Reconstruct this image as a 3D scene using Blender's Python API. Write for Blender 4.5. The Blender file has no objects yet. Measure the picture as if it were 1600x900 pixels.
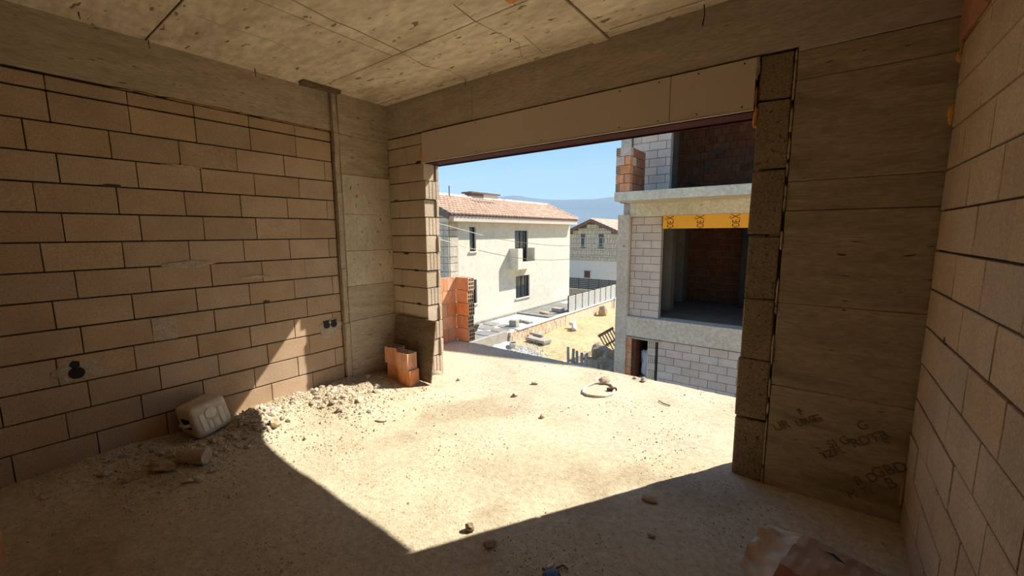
import bpy, bmesh, math, random
from mathutils import Vector, Matrix, noise
R = random.Random(7)
S = bpy.context.scene
C = S.collection

# ------------------------------------------------------------------ camera
cam = bpy.data.objects.new('camera', bpy.data.cameras.new('camera'))
C.objects.link(cam)
cam.data.sensor_width = 36.0
cam.data.lens = 638.46 / 1600 * 36.0
cam.data.clip_start = 0.05
cam.data.clip_end = 9000
fw = Vector((-0.59545497, 0.79231605, -0.13292353))
rt = Vector((0.79985091, 0.60017228, -0.00563529))
up = Vector((-0.07531209, 0.10967457, 0.99111028))
cam.matrix_world = Matrix(((rt.x, up.x, -fw.x, 4.187), (rt.y, up.y, -fw.y, -3.0858), (rt.z, up.z, -fw.z, 1.6945), (0, 0, 0, 1)))
S.camera = cam

# ------------------------------------------------------------------ sky, sun, exposure
SUN = Vector((1.248, 2.015, 2.44)).normalized()
w = bpy.data.worlds.new('world')
S.world = w
w.use_nodes = True
wn, wl = w.node_tree.nodes, w.node_tree.links
bg = wn['Background']
tc = wn.new('ShaderNodeTexCoord')
sx = wn.new('ShaderNodeSeparateXYZ')
rp = wn.new('ShaderNodeValToRGB')
el = rp.color_ramp.elements
el[0].position = 0.0
el[0].color = (0.46, 0.70, 0.88, 1)
el[1].position = 1.0
el[1].color = (0.12, 0.30, 0.70, 1)
e = el.new(0.10); e.color = (0.34, 0.60, 0.86, 1)
e = el.new(0.32); e.color = (0.19, 0.44, 0.80, 1)
wl.new(tc.outputs['Generated'], sx.inputs[0])
wl.new(sx.outputs['Z'], rp.inputs[0])
wl.new(rp.outputs[0], bg.inputs[0])
bg.inputs[1].default_value = 0.85
sun = bpy.data.objects.new('sun', bpy.data.lights.new('sun', 'SUN'))
C.objects.link(sun)
sun.data.energy = 6.5
sun.data.angle = 0.009
sun.data.color = (1.0, 0.94, 0.83)
sun.rotation_euler = (-SUN).to_track_quat('-Z', 'Y').to_euler()
sun.location = SUN * 30
S.view_settings.view_transform = 'Standard'
S.view_settings.look = 'None'
S.view_settings.gamma = 1
S.view_settings.use_curve_mapping = False
S.view_settings.exposure = 0.35


# ------------------------------------------------------------------ materials
def mat(name, a, b, scale=4.0, stretch=(1, 1, 1), speck=None, bump=(60, 0.3, 0.004), rough=0.9, rand=0.0, hue=0.0, metal=0.0, third=None, fine=None):
    """a, b: colours of a world-space noise; speck: (scale, threshold, colour) dark pits; bump: (scale, strength, distance); rand: tint by object."""
    m = bpy.data.materials.new(name)
    m.use_nodes = True
    n, l = m.node_tree.nodes, m.node_tree.links
    p = n['Principled BSDF']
    p.inputs['Roughness'].default_value = rough
    p.inputs['Metallic'].default_value = metal
    p.inputs['Specular IOR Level'].default_value = 0.25
    g = n.new('ShaderNodeNewGeometry')
    mp = n.new('ShaderNodeMapping')
    mp.inputs['Scale'].default_value = stretch
    l.new(g.outputs['Position'], mp.inputs[0])

    def nz(s, det=5, ro=0.6):
        t = n.new('ShaderNodeTexNoise')
        t.inputs['Scale'].default_value = s
        t.inputs['Detail'].default_value = det
        t.inputs['Roughness'].default_value = ro
        l.new(mp.outputs[0], t.inputs['Vector'])
        return t.outputs[0]

    r = n.new('ShaderNodeValToRGB')
    r.color_ramp.elements[0].position = 0.32
    r.color_ramp.elements[1].position = 0.68
    r.color_ramp.elements[0].color = (*a, 1)
    r.color_ramp.elements[1].color = (*b, 1)
    l.new(nz(scale), r.inputs[0])
    col = r.outputs[0]

    def mix(fac, c1, c2, mode='MIX'):
        x = n.new('ShaderNodeMix')
        x.data_type = 'RGBA'
        x.blend_type = mode
        for s, v in ((0, fac), (6, c1), (7, c2)):
            if hasattr(v, 'links'):
                l.new(v, x.inputs[s])
            elif isinstance(v, tuple):
                x.inputs[s].default_value = (*v, 1)
            else:
                x.inputs[s].default_value = v
        return x.outputs[2]

    def step(src, lo, hi):
        q = n.new('ShaderNodeMapRange')
        q.inputs[1].default_value = lo
        q.inputs[2].default_value = hi
        l.new(src, q.inputs[0])
        return q.outputs[0]
    if third:
        col = mix(step(nz(third[0], 3), third[1], third[1] + 0.08), col, third[2])
    if fine:
        f = n.new('ShaderNodeMapRange')
        f.inputs[1].default_value, f.inputs[2].default_value = 0.3, 0.7
        f.inputs[3].default_value, f.inputs[4].default_value = 1 - fine[1], 1 + fine[1]
        l.new(nz(fine[0], 2), f.inputs[0])
        cc = n.new('ShaderNodeCombineXYZ')
        for k in range(3):
            l.new(f.outputs[0], cc.inputs[k])
        col = mix(1.0, col, cc.outputs[0], 'MULTIPLY')
    if speck:
        col = mix(step(nz(speck[0], 2), speck[1], speck[1] + 0.05), col, speck[2])
    if rand or hue:
        oi = n.new('ShaderNodeObjectInfo')
        hs = n.new('ShaderNodeHueSaturation')
        q = n.new('ShaderNodeMapRange')
        q.inputs[3].default_value, q.inputs[4].default_value = 1 - rand, 1 + rand
        l.new(oi.outputs['Random'], q.inputs[0])
        l.new(q.outputs[0], hs.inputs['Value'])
        q2 = n.new('ShaderNodeMath')
        q2.operation = 'MULTIPLY_ADD'
        q3 = n.new('ShaderNodeMath')
        q3.operation = 'FRACT'
        q4 = n.new('ShaderNodeMath')
        q4.operation = 'MULTIPLY'
        q4.inputs[1].default_value = 7.31
        l.new(oi.outputs['Random'], q4.inputs[0])
        l.new(q4.outputs[0], q3.inputs[0])
        l.new(q3.outputs[0], q2.inputs[0])
        q2.inputs[1].default_value = -2 * hue
        q2.inputs[2].default_value = 1 + hue
        l.new(q2.outputs[0], hs.inputs['Saturation'])
        l.new(col, hs.inputs['Color'])
        col = hs.outputs[0]
    l.new(col, p.inputs['Base Color'])
    if bump:
        bp = n.new('ShaderNodeBump')
        bp.inputs['Strength'].default_value = bump[1]
        bp.inputs['Distance'].default_value = bump[2]
        l.new(nz(bump[0], 6, 0.7), bp.inputs['Height'])
        l.new(bp.outputs[0], p.inputs['Normal'])
    return m


M = {}
M['block'] = mat('pumice_block', (0.43, 0.305, 0.205), (0.52, 0.375, 0.255), 3, rand=0.09, hue=0.08, bump=(120, 0.55, 0.006), fine=(95, 0.16), speck=(70, 0.70, (0.20, 0.13, 0.08)))
M['block_rough'] = mat('coarse_block', (0.31, 0.23, 0.14), (0.42, 0.31, 0.19), 5, rand=0.08, bump=(55, 1.0, 0.02), fine=(70, 0.3), speck=(45, 0.62, (0.13, 0.09, 0.055)))
M['block_pale'] = mat('pale_block', (0.60, 0.47, 0.385), (0.70, 0.56, 0.46), 3, rand=0.07, hue=0.12, bump=(80, 0.4, 0.006), fine=(60, 0.1))
M['mortar'] = mat('mortar', (0.055, 0.036, 0.024), (0.10, 0.07, 0.045), 12, bump=(50, 0.8, 0.01))
M['mortar_pale'] = mat('pale_mortar', (0.42, 0.34, 0.25), (0.55, 0.45, 0.33), 8, bump=(50, 0.8, 0.01), fine=(60, 0.2))
M['plaster_patch'] = mat('grey_patch', (0.43, 0.345, 0.26), (0.55, 0.455, 0.35), 14, bump=(45, 0.9, 0.01), fine=(80, 0.2))
M['concrete'] = mat('pitted_concrete', (0.50, 0.42, 0.30), (0.64, 0.55, 0.40), 3, rand=0.08, stretch=(1, 1, 0.6), bump=(35, 0.4, 0.005), fine=(40, 0.12), speck=(24, 0.655, (0.20, 0.15, 0.10)))
M['concrete_board'] = mat('board_marked_concrete', (0.42, 0.34, 0.245), (0.57, 0.475, 0.355), 2.5, stretch=(1, 1, 6), rand=0.10, bump=(20, 0.5, 0.005), fine=(16, 0.17), speck=(9, 0.67, (0.17, 0.125, 0.08)))
M['concrete_dark'] = mat('dark_board_concrete', (0.37, 0.295, 0.205), (0.51, 0.415, 0.295), 2.2, stretch=(1, 1, 5), rand=0.10, bump=(20, 0.5, 0.005), fine=(14, 0.18), speck=(8, 0.67, (0.12, 0.08, 0.05)), third=(0.7, 0.55, (0.31, 0.25, 0.165)))
M['concrete_beam'] = mat('beam_concrete', (0.41, 0.345, 0.275), (0.55, 0.47, 0.38), 2.0, stretch=(1, 1, 5), rand=0.08, bump=(22, 0.5, 0.005), fine=(14, 0.16), speck=(9, 0.70, (0.14, 0.10, 0.065)))
M['ceiling'] = mat('ceiling_concrete', (0.66, 0.54, 0.39), (0.87, 0.74, 0.56), 2.6, stretch=(0.5, 1.3, 1), rand=0.05, bump=(25, 0.45, 0.006), third=(1.6, 0.56, (0.60, 0.48, 0.34)), fine=(14, 0.16), speck=(15, 0.655, (0.26, 0.19, 0.11)))
M['concrete_grey'] = mat('grey_concrete', (0.58, 0.475, 0.37), (0.72, 0.61, 0.485), 2, rand=0.06, bump=(25, 0.4, 0.006), fine=(14, 0.16), speck=(7, 0.68, (0.27, 0.21, 0.155)))
M['concrete_lit'] = mat('pale_grey_concrete', (0.60, 0.53, 0.40), (0.76, 0.68, 0.53), 2, bump=(25, 0.4, 0.006), fine=(14, 0.16), speck=(7, 0.70, (0.36, 0.30, 0.22)))  # paler copy of the grey concrete, a lit tone put into its colour
M['floor'] = mat('dusty_floor', (0.52, 0.43, 0.29), (0.69, 0.595, 0.42), 1.3, bump=(60, 0.85, 0.010), third=(0.9, 0.57, (0.485, 0.395, 0.265)), fine=(24, 0.16), speck=(50, 0.645, (0.31, 0.235, 0.15)), rough=1)
M['rubble'] = mat('mortar_rubble', (0.46, 0.385, 0.29), (0.62, 0.53, 0.41), 6, rand=0.15, bump=(60, 0.8, 0.008), fine=(40, 0.2), rough=1)
M['stone'] = mat('stone', (0.40, 0.30, 0.20), (0.56, 0.43, 0.30), 9, rand=0.15, bump=(60, 0.6, 0.006), rough=1)
M['clay'] = mat('fired_clay', (0.66, 0.27, 0.125), (0.80, 0.40, 0.215), 9, stretch=(1, 1, 0.3), rand=0.10, hue=0.1, bump=(60, 0.3, 0.003), fine=(30, 0.12))
M['clay_dark'] = mat('clay_wall_brick', (0.115, 0.042, 0.02), (0.165, 0.062, 0.03), 6, rand=0.18, hue=0.1, bump=(40, 0.3, 0.004))  # dark clay, with the deep rooms' shade put into the colour too
M['clay_pale'] = mat('mortar_smeared_clay', (0.60, 0.44, 0.34), (0.74, 0.60, 0.48), 9, rand=0.05, bump=(40, 0.5, 0.004))
M['clay_rim'] = mat('dusty_clay_rim', (0.72, 0.46, 0.30), (0.86, 0.66, 0.48), 20, bump=None)
M['block_pier'] = mat('pier_block', (0.50, 0.395, 0.29), (0.62, 0.50, 0.375), 3, rand=0.08, hue=0.08, bump=(90, 0.7, 0.008), fine=(80, 0.2), speck=(60, 0.68, (0.28, 0.20, 0.13)))  # paler than the wall block: the reveal's sunlit brightness is in the colour
M['kerb'] = mat('kerb_concrete', (0.36, 0.32, 0.27), (0.46, 0.42, 0.36), 4, bump=(30, 0.4, 0.006))
M['joint_dark'] = mat('dark_joint', (0.13, 0.11, 0.085), (0.17, 0.145, 0.11), 3, bump=None)
M['clay_inner'] = mat('inner_clay_brick', (0.30, 0.115, 0.055), (0.40, 0.16, 0.08), 6, rand=0.2, hue=0.1, bump=(40, 0.3, 0.004))
M['room_dark'] = mat('unlit_room_concrete', (0.16, 0.13, 0.10), (0.22, 0.18, 0.14), 3)  # concrete darkened: the shade of the rooms is put into its colour
M['clay_hole_shade'] = mat('clay_hole_shade', (0.06, 0.022, 0.012), (0.09, 0.035, 0.02), 9)  # walls of the brick holes, painted dark for the shade inside them
M['plywood'] = mat('old_plywood', (0.13, 0.085, 0.055), (0.22, 0.15, 0.10), 3, stretch=(1, 1, 4), bump=(30, 0.4, 0.003), fine=(20, 0.25), speck=(14, 0.68, (0.36, 0.29, 0.21)), rough=0.75)
M['wood'] = mat('weathered_wood', (0.14, 0.085, 0.05), (0.25, 0.165, 0.10), 8, stretch=(1, 1, 0.2), rand=0.15, bump=(40, 0.5, 0.004))
M['wood_grey'] = mat('grey_timber', (0.40, 0.325, 0.245), (0.54, 0.45, 0.35), 8, stretch=(1, 1, 0.2), rand=0.12, bump=(40, 0.5, 0.004))
M['board_facing'] = mat('cement_board', (0.64, 0.535, 0.445), (0.68, 0.57, 0.475), 1.5, bump=(80, 0.05, 0.001), rough=0.8)
M['red_steel'] = mat('red_oxide_steel', (0.040, 0.006, 0.005), (0.060, 0.009, 0.007), 5, bump=(40, 0.1, 0.001), rough=0.75)
M['foam'] = mat('orange_foam', (0.62, 0.27, 0.07), (0.80, 0.42, 0.13), 16, bump=(25, 0.9, 0.01), rough=0.7)
M['foam_dull'] = mat('aged_foam', (0.36, 0.19, 0.085), (0.50, 0.28, 0.13), 16, bump=(25, 0.9, 0.01), rough=0.8)
M['wire'] = mat('rusty_wire_and_shade', (0.05, 0.035, 0.025), (0.09, 0.06, 0.04), 20, bump=None, rough=0.6)  # rusty wire, also the painted shade of chipped holes
M['black'] = mat('black_plastic_and_shade', (0.012, 0.012, 0.013), (0.02, 0.02, 0.02), 6, bump=None, rough=0.5)  # black plastic, also painted shade in hollows and dark openings
M['ink'] = mat('print_mark', (0.13, 0.095, 0.06), (0.27, 0.21, 0.14), 26, bump=None, rough=0.95)
M['can'] = mat('dusty_white_plastic', (0.58, 0.49, 0.385), (0.76, 0.68, 0.56), 9, bump=(30, 0.2, 0.003), rough=0.6, speck=(14, 0.68, (0.36, 0.28, 0.2)))
M['can_lit'] = mat('lit_plastic_base', (0.80, 0.72, 0.60), (0.90, 0.83, 0.71), 9, bump=(30, 0.2, 0.003), rough=0.6)  # brighter copy of the can plastic: light on the base is in the colour
M['paper'] = mat('kraft_paper', (0.36, 0.245, 0.165), (0.45, 0.315, 0.22), 4, bump=(14, 0.5, 0.006), rough=0.85)
M['paper_in'] = mat('pale_paper', (0.56, 0.45, 0.33), (0.68, 0.56, 0.42), 4, bump=(18, 0.5, 0.006), rough=0.85)
M['paper_red'] = mat('rust_print', (0.30, 0.105, 0.045), (0.38, 0.15, 0.07), 6, bump=(14, 0.5, 0.006), rough=0.85)
M['blue'] = mat('blue_plastic', (0.03, 0.05, 0.14), (0.06, 0.09, 0.22), 14, bump=(20, 0.5, 0.004), rough=0.5)
M['white'] = mat('white_plastic', (0.74, 0.72, 0.66), (0.82, 0.80, 0.74), 8, bump=None, rough=0.6)
M['hose'] = mat('dusty_hose', (0.62, 0.55, 0.43), (0.74, 0.67, 0.54), 8, bump=None, rough=0.7)
M['render'] = mat('cream_render', (0.66, 0.62, 0.51), (0.74, 0.70, 0.585), 2.5, bump=(60, 0.3, 0.004), fine=(5, 0.05))
M['render_grey'] = mat('pale_render', (0.66, 0.64, 0.58), (0.72, 0.70, 0.64), 2.5, bump=(60, 0.3, 0.004))
M['fascia'] = mat('fascia', (0.60, 0.52, 0.44), (0.64, 0.56, 0.48), 2.5, bump=None)
M['tile'] = mat('roof_tile', (0.66, 0.40, 0.26), (0.84, 0.60, 0.44), 2.2, bump=(30, 0.2, 0.005), fine=(4, 0.16))
M['ridge'] = mat('ridge_mortar', (0.78, 0.70, 0.60), (0.86, 0.78, 0.68), 3, bump=None)
M['clad'] = mat('cladding_stone', (0.52, 0.46, 0.36), (0.62, 0.56, 0.44), 3, rand=0.08, bump=(30, 0.4, 0.01), fine=(6, 0.08))
M['clad_gap'] = mat('cladding_joint', (0.30, 0.26, 0.205), (0.36, 0.31, 0.25), 3, bump=None)
M['retaining'] = mat('retaining_stone', (0.60, 0.46, 0.335), (0.74, 0.59, 0.44), 3, rand=0.10, bump=(30, 0.5, 0.02), fine=(8, 0.15))
M['coping'] = mat('coping', (0.74, 0.72, 0.66), (0.82, 0.80, 0.74), 3, bump=None)
M['dirt'] = mat('yellow_dirt', (0.50, 0.375, 0.19), (0.66, 0.525, 0.295), 0.5, bump=(6, 0.9, 0.10), third=(0.9, 0.57, (0.58, 0.47, 0.29)), fine=(3.5, 0.22), speck=(7, 0.65, (0.33, 0.25, 0.14)), rough=1)
M['gravel'] = mat('white_gravel', (0.50, 0.48, 0.44), (0.64, 0.62, 0.58), 9, bump=(16, 0.8, 0.03), speck=(12, 0.60, (0.26, 0.245, 0.215)), rough=1)
M['paving'] = mat('grey_paving', (0.20, 0.195, 0.18), (0.29, 0.28, 0.26), 3, rand=0.12, bump=(20, 0.5, 0.01), speck=(16, 0.62, (0.46, 0.44, 0.41)))
M['grout'] = mat('white_grout', (0.56, 0.545, 0.505), (0.66, 0.64, 0.60), 3, bump=(14, 0.5, 0.02), speck=(10, 0.66, (0.4, 0.375, 0.335)))
M['frame'] = mat('dark_frame', (0.035, 0.033, 0.032), (0.05, 0.047, 0.045), 3, bump=None, rough=0.45)
M['brown'] = mat('brown_fascia', (0.15, 0.115, 0.095), (0.19, 0.15, 0.125), 3, bump=None, rough=0.6)
M['door'] = mat('brown_door', (0.11, 0.06, 0.05), (0.15, 0.085, 0.07), 3, bump=None, rough=0.6)
M['slat_white'] = mat('white_slat', (0.76, 0.76, 0.73), (0.82, 0.82, 0.79), 3, bump=None, rough=0.5)
M['slat_dark'] = mat('dark_slat', (0.07, 0.075, 0.072), (0.10, 0.105, 0.10), 3, bump=None, rough=0.5)
M['orange'] = mat('orange_sheet', (0.94, 0.40, 0.025), (0.98, 0.45, 0.045), 2, bump=(40, 0.05, 0.001), rough=0.6)
M['print'] = mat('brown_print', (0.16, 0.035, 0.012), (0.20, 0.05, 0.02), 4, bump=None)
M['sack'] = mat('sand_sack', (0.40, 0.29, 0.18), (0.54, 0.41, 0.27), 3, rand=0.1, bump=(9, 1.0, 0.06), fine=(16, 0.2))
M['white_sack'] = mat('white_sack', (0.72, 0.71, 0.68), (0.82, 0.81, 0.78), 3, bump=(14, 0.8, 0.03))
M['tarp'] = mat('grey_bag', (0.66, 0.68, 0.74), (0.80, 0.82, 0.88), 5, bump=(10, 0.8, 0.03), rough=0.6)
M['mountain'] = mat('mountain', (0.075, 0.10, 0.115), (0.10, 0.125, 0.13), 0.002, bump=None, rough=1)
M['rope'] = mat('pale_rope', (0.66, 0.60, 0.44), (0.76, 0.70, 0.54), 8, bump=None)
M['metal'] = mat('grey_metal', (0.10, 0.11, 0.13), (0.14, 0.15, 0.17), 5, bump=None, rough=0.5, metal=0.4)
g = bpy.data.materials.new('window_glass')
g.use_nodes = True
gp = g.node_tree.nodes['Principled BSDF']
gp.inputs['Base Color'].default_value = (0.035, 0.045, 0.055, 1)
gp.inputs['Roughness'].default_value = 0.06
gp.inputs['Specular IOR Level'].default_value = 0.8
M['glass'] = g


# ------------------------------------------------------------------ builders
def link(name, me, m, parent=None, loc=(0, 0, 0), rot=(0, 0, 0)):
    o = bpy.data.objects.new(name, me)
    C.objects.link(o)
    if m is not None and me is not None and not me.materials:
        me.materials.append(M[m] if isinstance(m, str) else m)
    o.location = loc
    o.rotation_euler = rot
    o.parent = parent
    return o


def tag(o, label, cat, group=None, kind=None):
    o['label'] = label
    o['category'] = cat
    if group:
        o['group'] = group
    if kind:
        o['kind'] = kind
    return o


def struct(o):
    o['kind'] = 'structure'
    return o


def empty(name, loc=(0, 0, 0), rz=0.0):
    o = bpy.data.objects.new(name, None)
    C.objects.link(o)
    o.location = loc
    o.rotation_euler = (0, 0, rz)
    o.empty_display_size = 0.1
    return o


class MB:
    """collects boxes, prisms, tubes and lumps into one mesh"""
    def __init__(s):
        s.v, s.f, s.mi = [], [], []

    def add(s, vs, fs, T=None, mi=0):
        k = len(s.v)
        s.v += [tuple(T @ Vector(q)) if T else tuple(q) for q in vs]
        s.f += [tuple(k + i for i in f) for f in fs]
        s.mi += [mi] * len(fs)
        return s

    def box(s, a, b, T=None, mi=0):
        x0, y0, z0 = a
        x1, y1, z1 = b
        return s.add([(x0, y0, z0), (x1, y0, z0), (x1, y1, z0), (x0, y1, z0), (x0, y0, z1), (x1, y0, z1), (x1, y1, z1), (x0, y1, z1)],
                     [(0, 3, 2, 1), (4, 5, 6, 7), (0, 1, 5, 4), (1, 2, 6, 5), (2, 3, 7, 6), (3, 0, 4, 7)], T, mi)

    def cbox(s, a, b, c=0.006, j=0.0, T=None, mi=0):
        """box with chamfered edges; j: jitter"""
        bm = bmesh.new()
        bmesh.ops.create_cube(bm, size=1)
        for q in bm.verts:
            q.co = Vector([(a[i] + b[i]) / 2 + q.co[i] * (b[i] - a[i]) for i in range(3)])
        bmesh.ops.bevel(bm, geom=bm.edges[:], offset=c, segments=1, affect='EDGES', profile=0.5)
        if j:
            for q in bm.verts:
                q.co += Vector((R.uniform(-j, j), R.uniform(-j, j), R.uniform(-j, j)))
        bm.verts.ensure_lookup_table()
        bm.verts.index_update()
        s.add([q.co[:] for q in bm.verts], [tuple(q.index for q in f.verts) for f in bm.faces], T, mi)
        bm.free()
        return s

    def prism(s, poly, z0, z1, T=None, mi=0):
        """poly: outline in x, y (counter-clockwise), raised from z0 to z1"""
        n = len(poly)
        vs = [(x, y, z0) for x, y in poly] + [(x, y, z1) for x, y in poly]
        fs = [tuple(reversed(range(n))), tuple(range(n, 2 * n))] + [(i, (i + 1) % n, n + (i + 1) % n, n + i) for i in range(n)]
        return s.add(vs, fs, T, mi)

    def tube(s, pts, r, seg=6, mi=0, closed=False):
        pts = [Vector(q) for q in pts]
        n = len(pts)
        k = len(s.v)
        for i, q in enumerate(pts):
            d = (pts[min(i + 1, n - 1)] - pts[max(i - 1, 0)]).normalized() if not closed else (pts[(i + 1) % n] - pts[i - 1]).normalized()
            a = d.orthogonal().normalized() if abs(d.z) > 0.95 else d.cross(Vector((0, 0, 1))).normalized()
            b = d.cross(a)
            rr = r[i] if isinstance(r, (list, tuple)) else r
            for t in range(seg):
                an = 2 * math.pi * t / seg
                s.v.append(tuple(q + a * math.cos(an) * rr + b * math.sin(an) * rr))
        m = n if closed else n - 1
        for i in range(m):
            for t in range(seg):
                s.f.append((k + i * seg + t, k + i * seg + (t + 1) % seg, k + (i + 1) % n * seg + (t + 1) % seg, k + (i + 1) % n * seg + t))
                s.mi.append(mi)
        if not closed:
            s.f += [tuple(k + t for t in reversed(range(seg))), tuple(k + (n - 1) * seg + t for t in range(seg))]
            s.mi += [mi, mi]
        return s

    def lump(s, c, r, sub=0, j=0.3, T=None, mi=0):
        if sub == 0:
            d = [(1, 0, 0), (-1, 0, 0), (0, 1, 0), (0, -1, 0), (0, 0, 1), (0, 0, -1)]
            vs = []
            th = R.uniform(0, 6.28)
            for q in d:
                k = R.uniform(1 - j, 1 + j)
                x, y, z = q
                x, y = x * math.cos(th) - y * math.sin(th), x * math.sin(th) + y * math.cos(th)
                vs.append((c[0] + x * r[0] * k, c[1] + y * r[1] * k, c[2] + z * r[2] * k))
            return s.add(vs, [(0, 2, 4), (2, 1, 4), (1, 3, 4), (3, 0, 4), (2, 0, 5), (1, 2, 5), (3, 1, 5), (0, 3, 5)], T, mi)
        bm = bmesh.new()
        bmesh.ops.create_icosphere(bm, subdivisions=sub, radius=1)
        off = Vector((R.uniform(0, 99), R.uniform(0, 99), R.uniform(0, 99)))
        vs = []
        for q in bm.verts:
            k = 1 + j * noise.noise(q.co * 1.3 + off) + 0.4 * j * noise.noise(q.co * 3 + off)
            vs.append((c[0] + q.co.x * k * r[0], c[1] + q.co.y * k * r[1], c[2] + q.co.z * k * r[2]))
        bm.verts.index_update()
        s.add(vs, [tuple(q.index for q in f.verts) for f in bm.faces], T, mi)
        bm.free()
        return s

    def mesh(s, name='mesh', smooth=False):
        me = bpy.data.meshes.new(name)
        me.from_pydata(s.v, [], s.f)
        if any(s.mi):
            me.polygons.foreach_set('material_index', s.mi)
        if smooth:
            me.polygons.foreach_set('use_smooth', [True] * len(me.polygons))
        me.update()
        return me

    def build(s, name, m, parent=None, loc=(0, 0, 0), rot=(0, 0, 0), smooth=False):
        me = s.mesh(name, smooth)
        if isinstance(m, (list, tuple)):
            for q in m:
                me.materials.append(M[q])
            m = None
        return link(name, me, m, parent, loc, rot)


_cache = {}


def piece(name, a, b, m, parent, c=0.005, j=0.0015, variants=3, jx=0.0):
    """a chamfered block from corner a to b as an object that shares its mesh with blocks of the same size"""
    d = [round((b[i] - a[i]) / 0.005) * 0.005 for i in range(3)]
    key = (tuple(d), m, R.randrange(variants), c)
    if key not in _cache:
        me = MB().cbox([-q / 2 for q in d], [q / 2 for q in d], c, j).mesh(name)
        me.materials.append(M[m])
        _cache[key] = me
    return link(name, _cache[key], None, parent, [(a[i] + b[i]) / 2 + (R.uniform(-jx, jx)) for i in range(3)])


def hollow_brick_mesh(wx, wy, h, nx, ny, wall=0.012, depth=None, round_=False):
    """clay brick standing with its holes along z"""
    key = ('hb', wx, wy, h, nx, ny, round_)
    if key in _cache:
        return _cache[key]
    m = MB()

    def cuts(wd, n):
        cell = (wd - wall * (n + 1)) / n
        o = [0.0]
        for i in range(n):
            o += [wall * (i + 1) + cell * i, wall * (i + 1) + cell * (i + 1)]
        return [q - wd / 2 for q in o + [wd]]
    X, Y = cuts(wx, nx), cuts(wy, ny)
    dp = depth or h * 0.45
    for zt, sg in ((h, 1), (0, -1)):
        for i in range(len(X) - 1):
            for k in range(len(Y) - 1):
                q = [(X[i], Y[k], zt), (X[i + 1], Y[k], zt), (X[i + 1], Y[k + 1], zt), (X[i], Y[k + 1], zt)]
                if i % 2 and k % 2:
                    q2 = [(x, y, zt - sg * dp) for x, y, _ in q]
                    m.add(q + q2, [(0, 4, 5, 1), (1, 5, 6, 2), (2, 6, 7, 3), (3, 7, 4, 0)], mi=1)
                    m.add(q2, [(0, 1, 2, 3)], mi=1)
                else:
                    m.add(q, [(0, 1, 2, 3) if sg > 0 else (3, 2, 1, 0)], mi=2)
    x0, x1, y0, y1 = X[0], X[-1], Y[0], Y[-1]
    # ribbed sides: a shallow groove along the middle of each side
    gp_ = 0.003
    for (ax, ay, bx, by) in ((x0, y0, x1, y0), (x1, y0, x1, y1), (x1, y1, x0, y1), (x0, y1, x0, y0)):
        a_, b_ = Vector((ax, ay)), Vector((bx, by))
        d = (b_ - a_)
        nrm = Vector((d.y, -d.x)).normalized()
        ts = [0, 0.30, 0.33, 0.64, 0.67, 1]
        pr = [0, 0, -gp_, -gp_, 0, 0]
        vs = []
        for t, o in zip(ts, pr):
            q = a_ + d * t + nrm * o
            vs += [(q.x, q.y, 0), (q.x, q.y, h)]
        m.add(vs, [(2 * i, 2 * i + 2, 2 * i + 3, 2 * i + 1) for i in range(5)])
    me = m.mesh('clay_brick')
    me.materials.append(M['clay'])
    me.materials.append(M['clay_hole_shade'])
    me.materials.append(M['clay_rim'])
    _cache[key] = me
    return me


# ------------------------------------------------------------------ the setting: floor
def heap(x, y):
    s = 0
    for cx, cy, h, sx_, sy_ in ((0.22, -1.30, .10, .20, .28), (0.50, -0.98, .085, .30, .22), (0.34, -1.75, .13, .22, .22), (0.52, -2.22, .07, .26, .30), (0.15, -0.6, .05, .35, .3), (0.12, -2.6, .05, .2, .4), (0.6, 0.05, .05, .2, .15)):
        s += h * math.exp(-((x - cx) / sx_) ** 2 - ((y - cy) / sy_) ** 2)
    return s


def floor_z(x, y):
    z = heap(x, y)
    if y < 0.3:
        z += 0.045 * math.exp(-max(x, 0) / 0.35)
    rough = 0.25 + min(1.0, heap(x, y) * 18)
    q = Vector((x, y, 0))
    z += rough * 0.012 * noise.noise(q * 9) + rough * 0.018 * noise.noise(q * 3.1) + 0.004 * noise.noise(q * 24)
    return z


def grid(x0, x1, y0, y1, st, fz):
    nx, ny = int((x1 - x0) / st), int((y1 - y0) / st)
    vs = [(x0 + (x1 - x0) * i / nx, y0 + (y1 - y0) * k / ny, 0) for k in range(ny + 1) for i in range(nx + 1)]
    vs = [(x, y, fz(x, y)) for x, y, _ in vs]
    fs = [(k * (nx + 1) + i, k * (nx + 1) + i + 1, (k + 1) * (nx + 1) + i + 1, (k + 1) * (nx + 1) + i) for k in range(ny) for i in range(nx)]
    return MB().add(vs, fs)


floor = struct(grid(-1.0, 5.2, -4.4, 1.52, 0.035, floor_z).build('floor', 'floor', smooth=True))
MB().box((-1.0, -4.4, -0.24), (5.2, 1.525, -0.03)).build('slab_edge', 'concrete_grey', floor)

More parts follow.
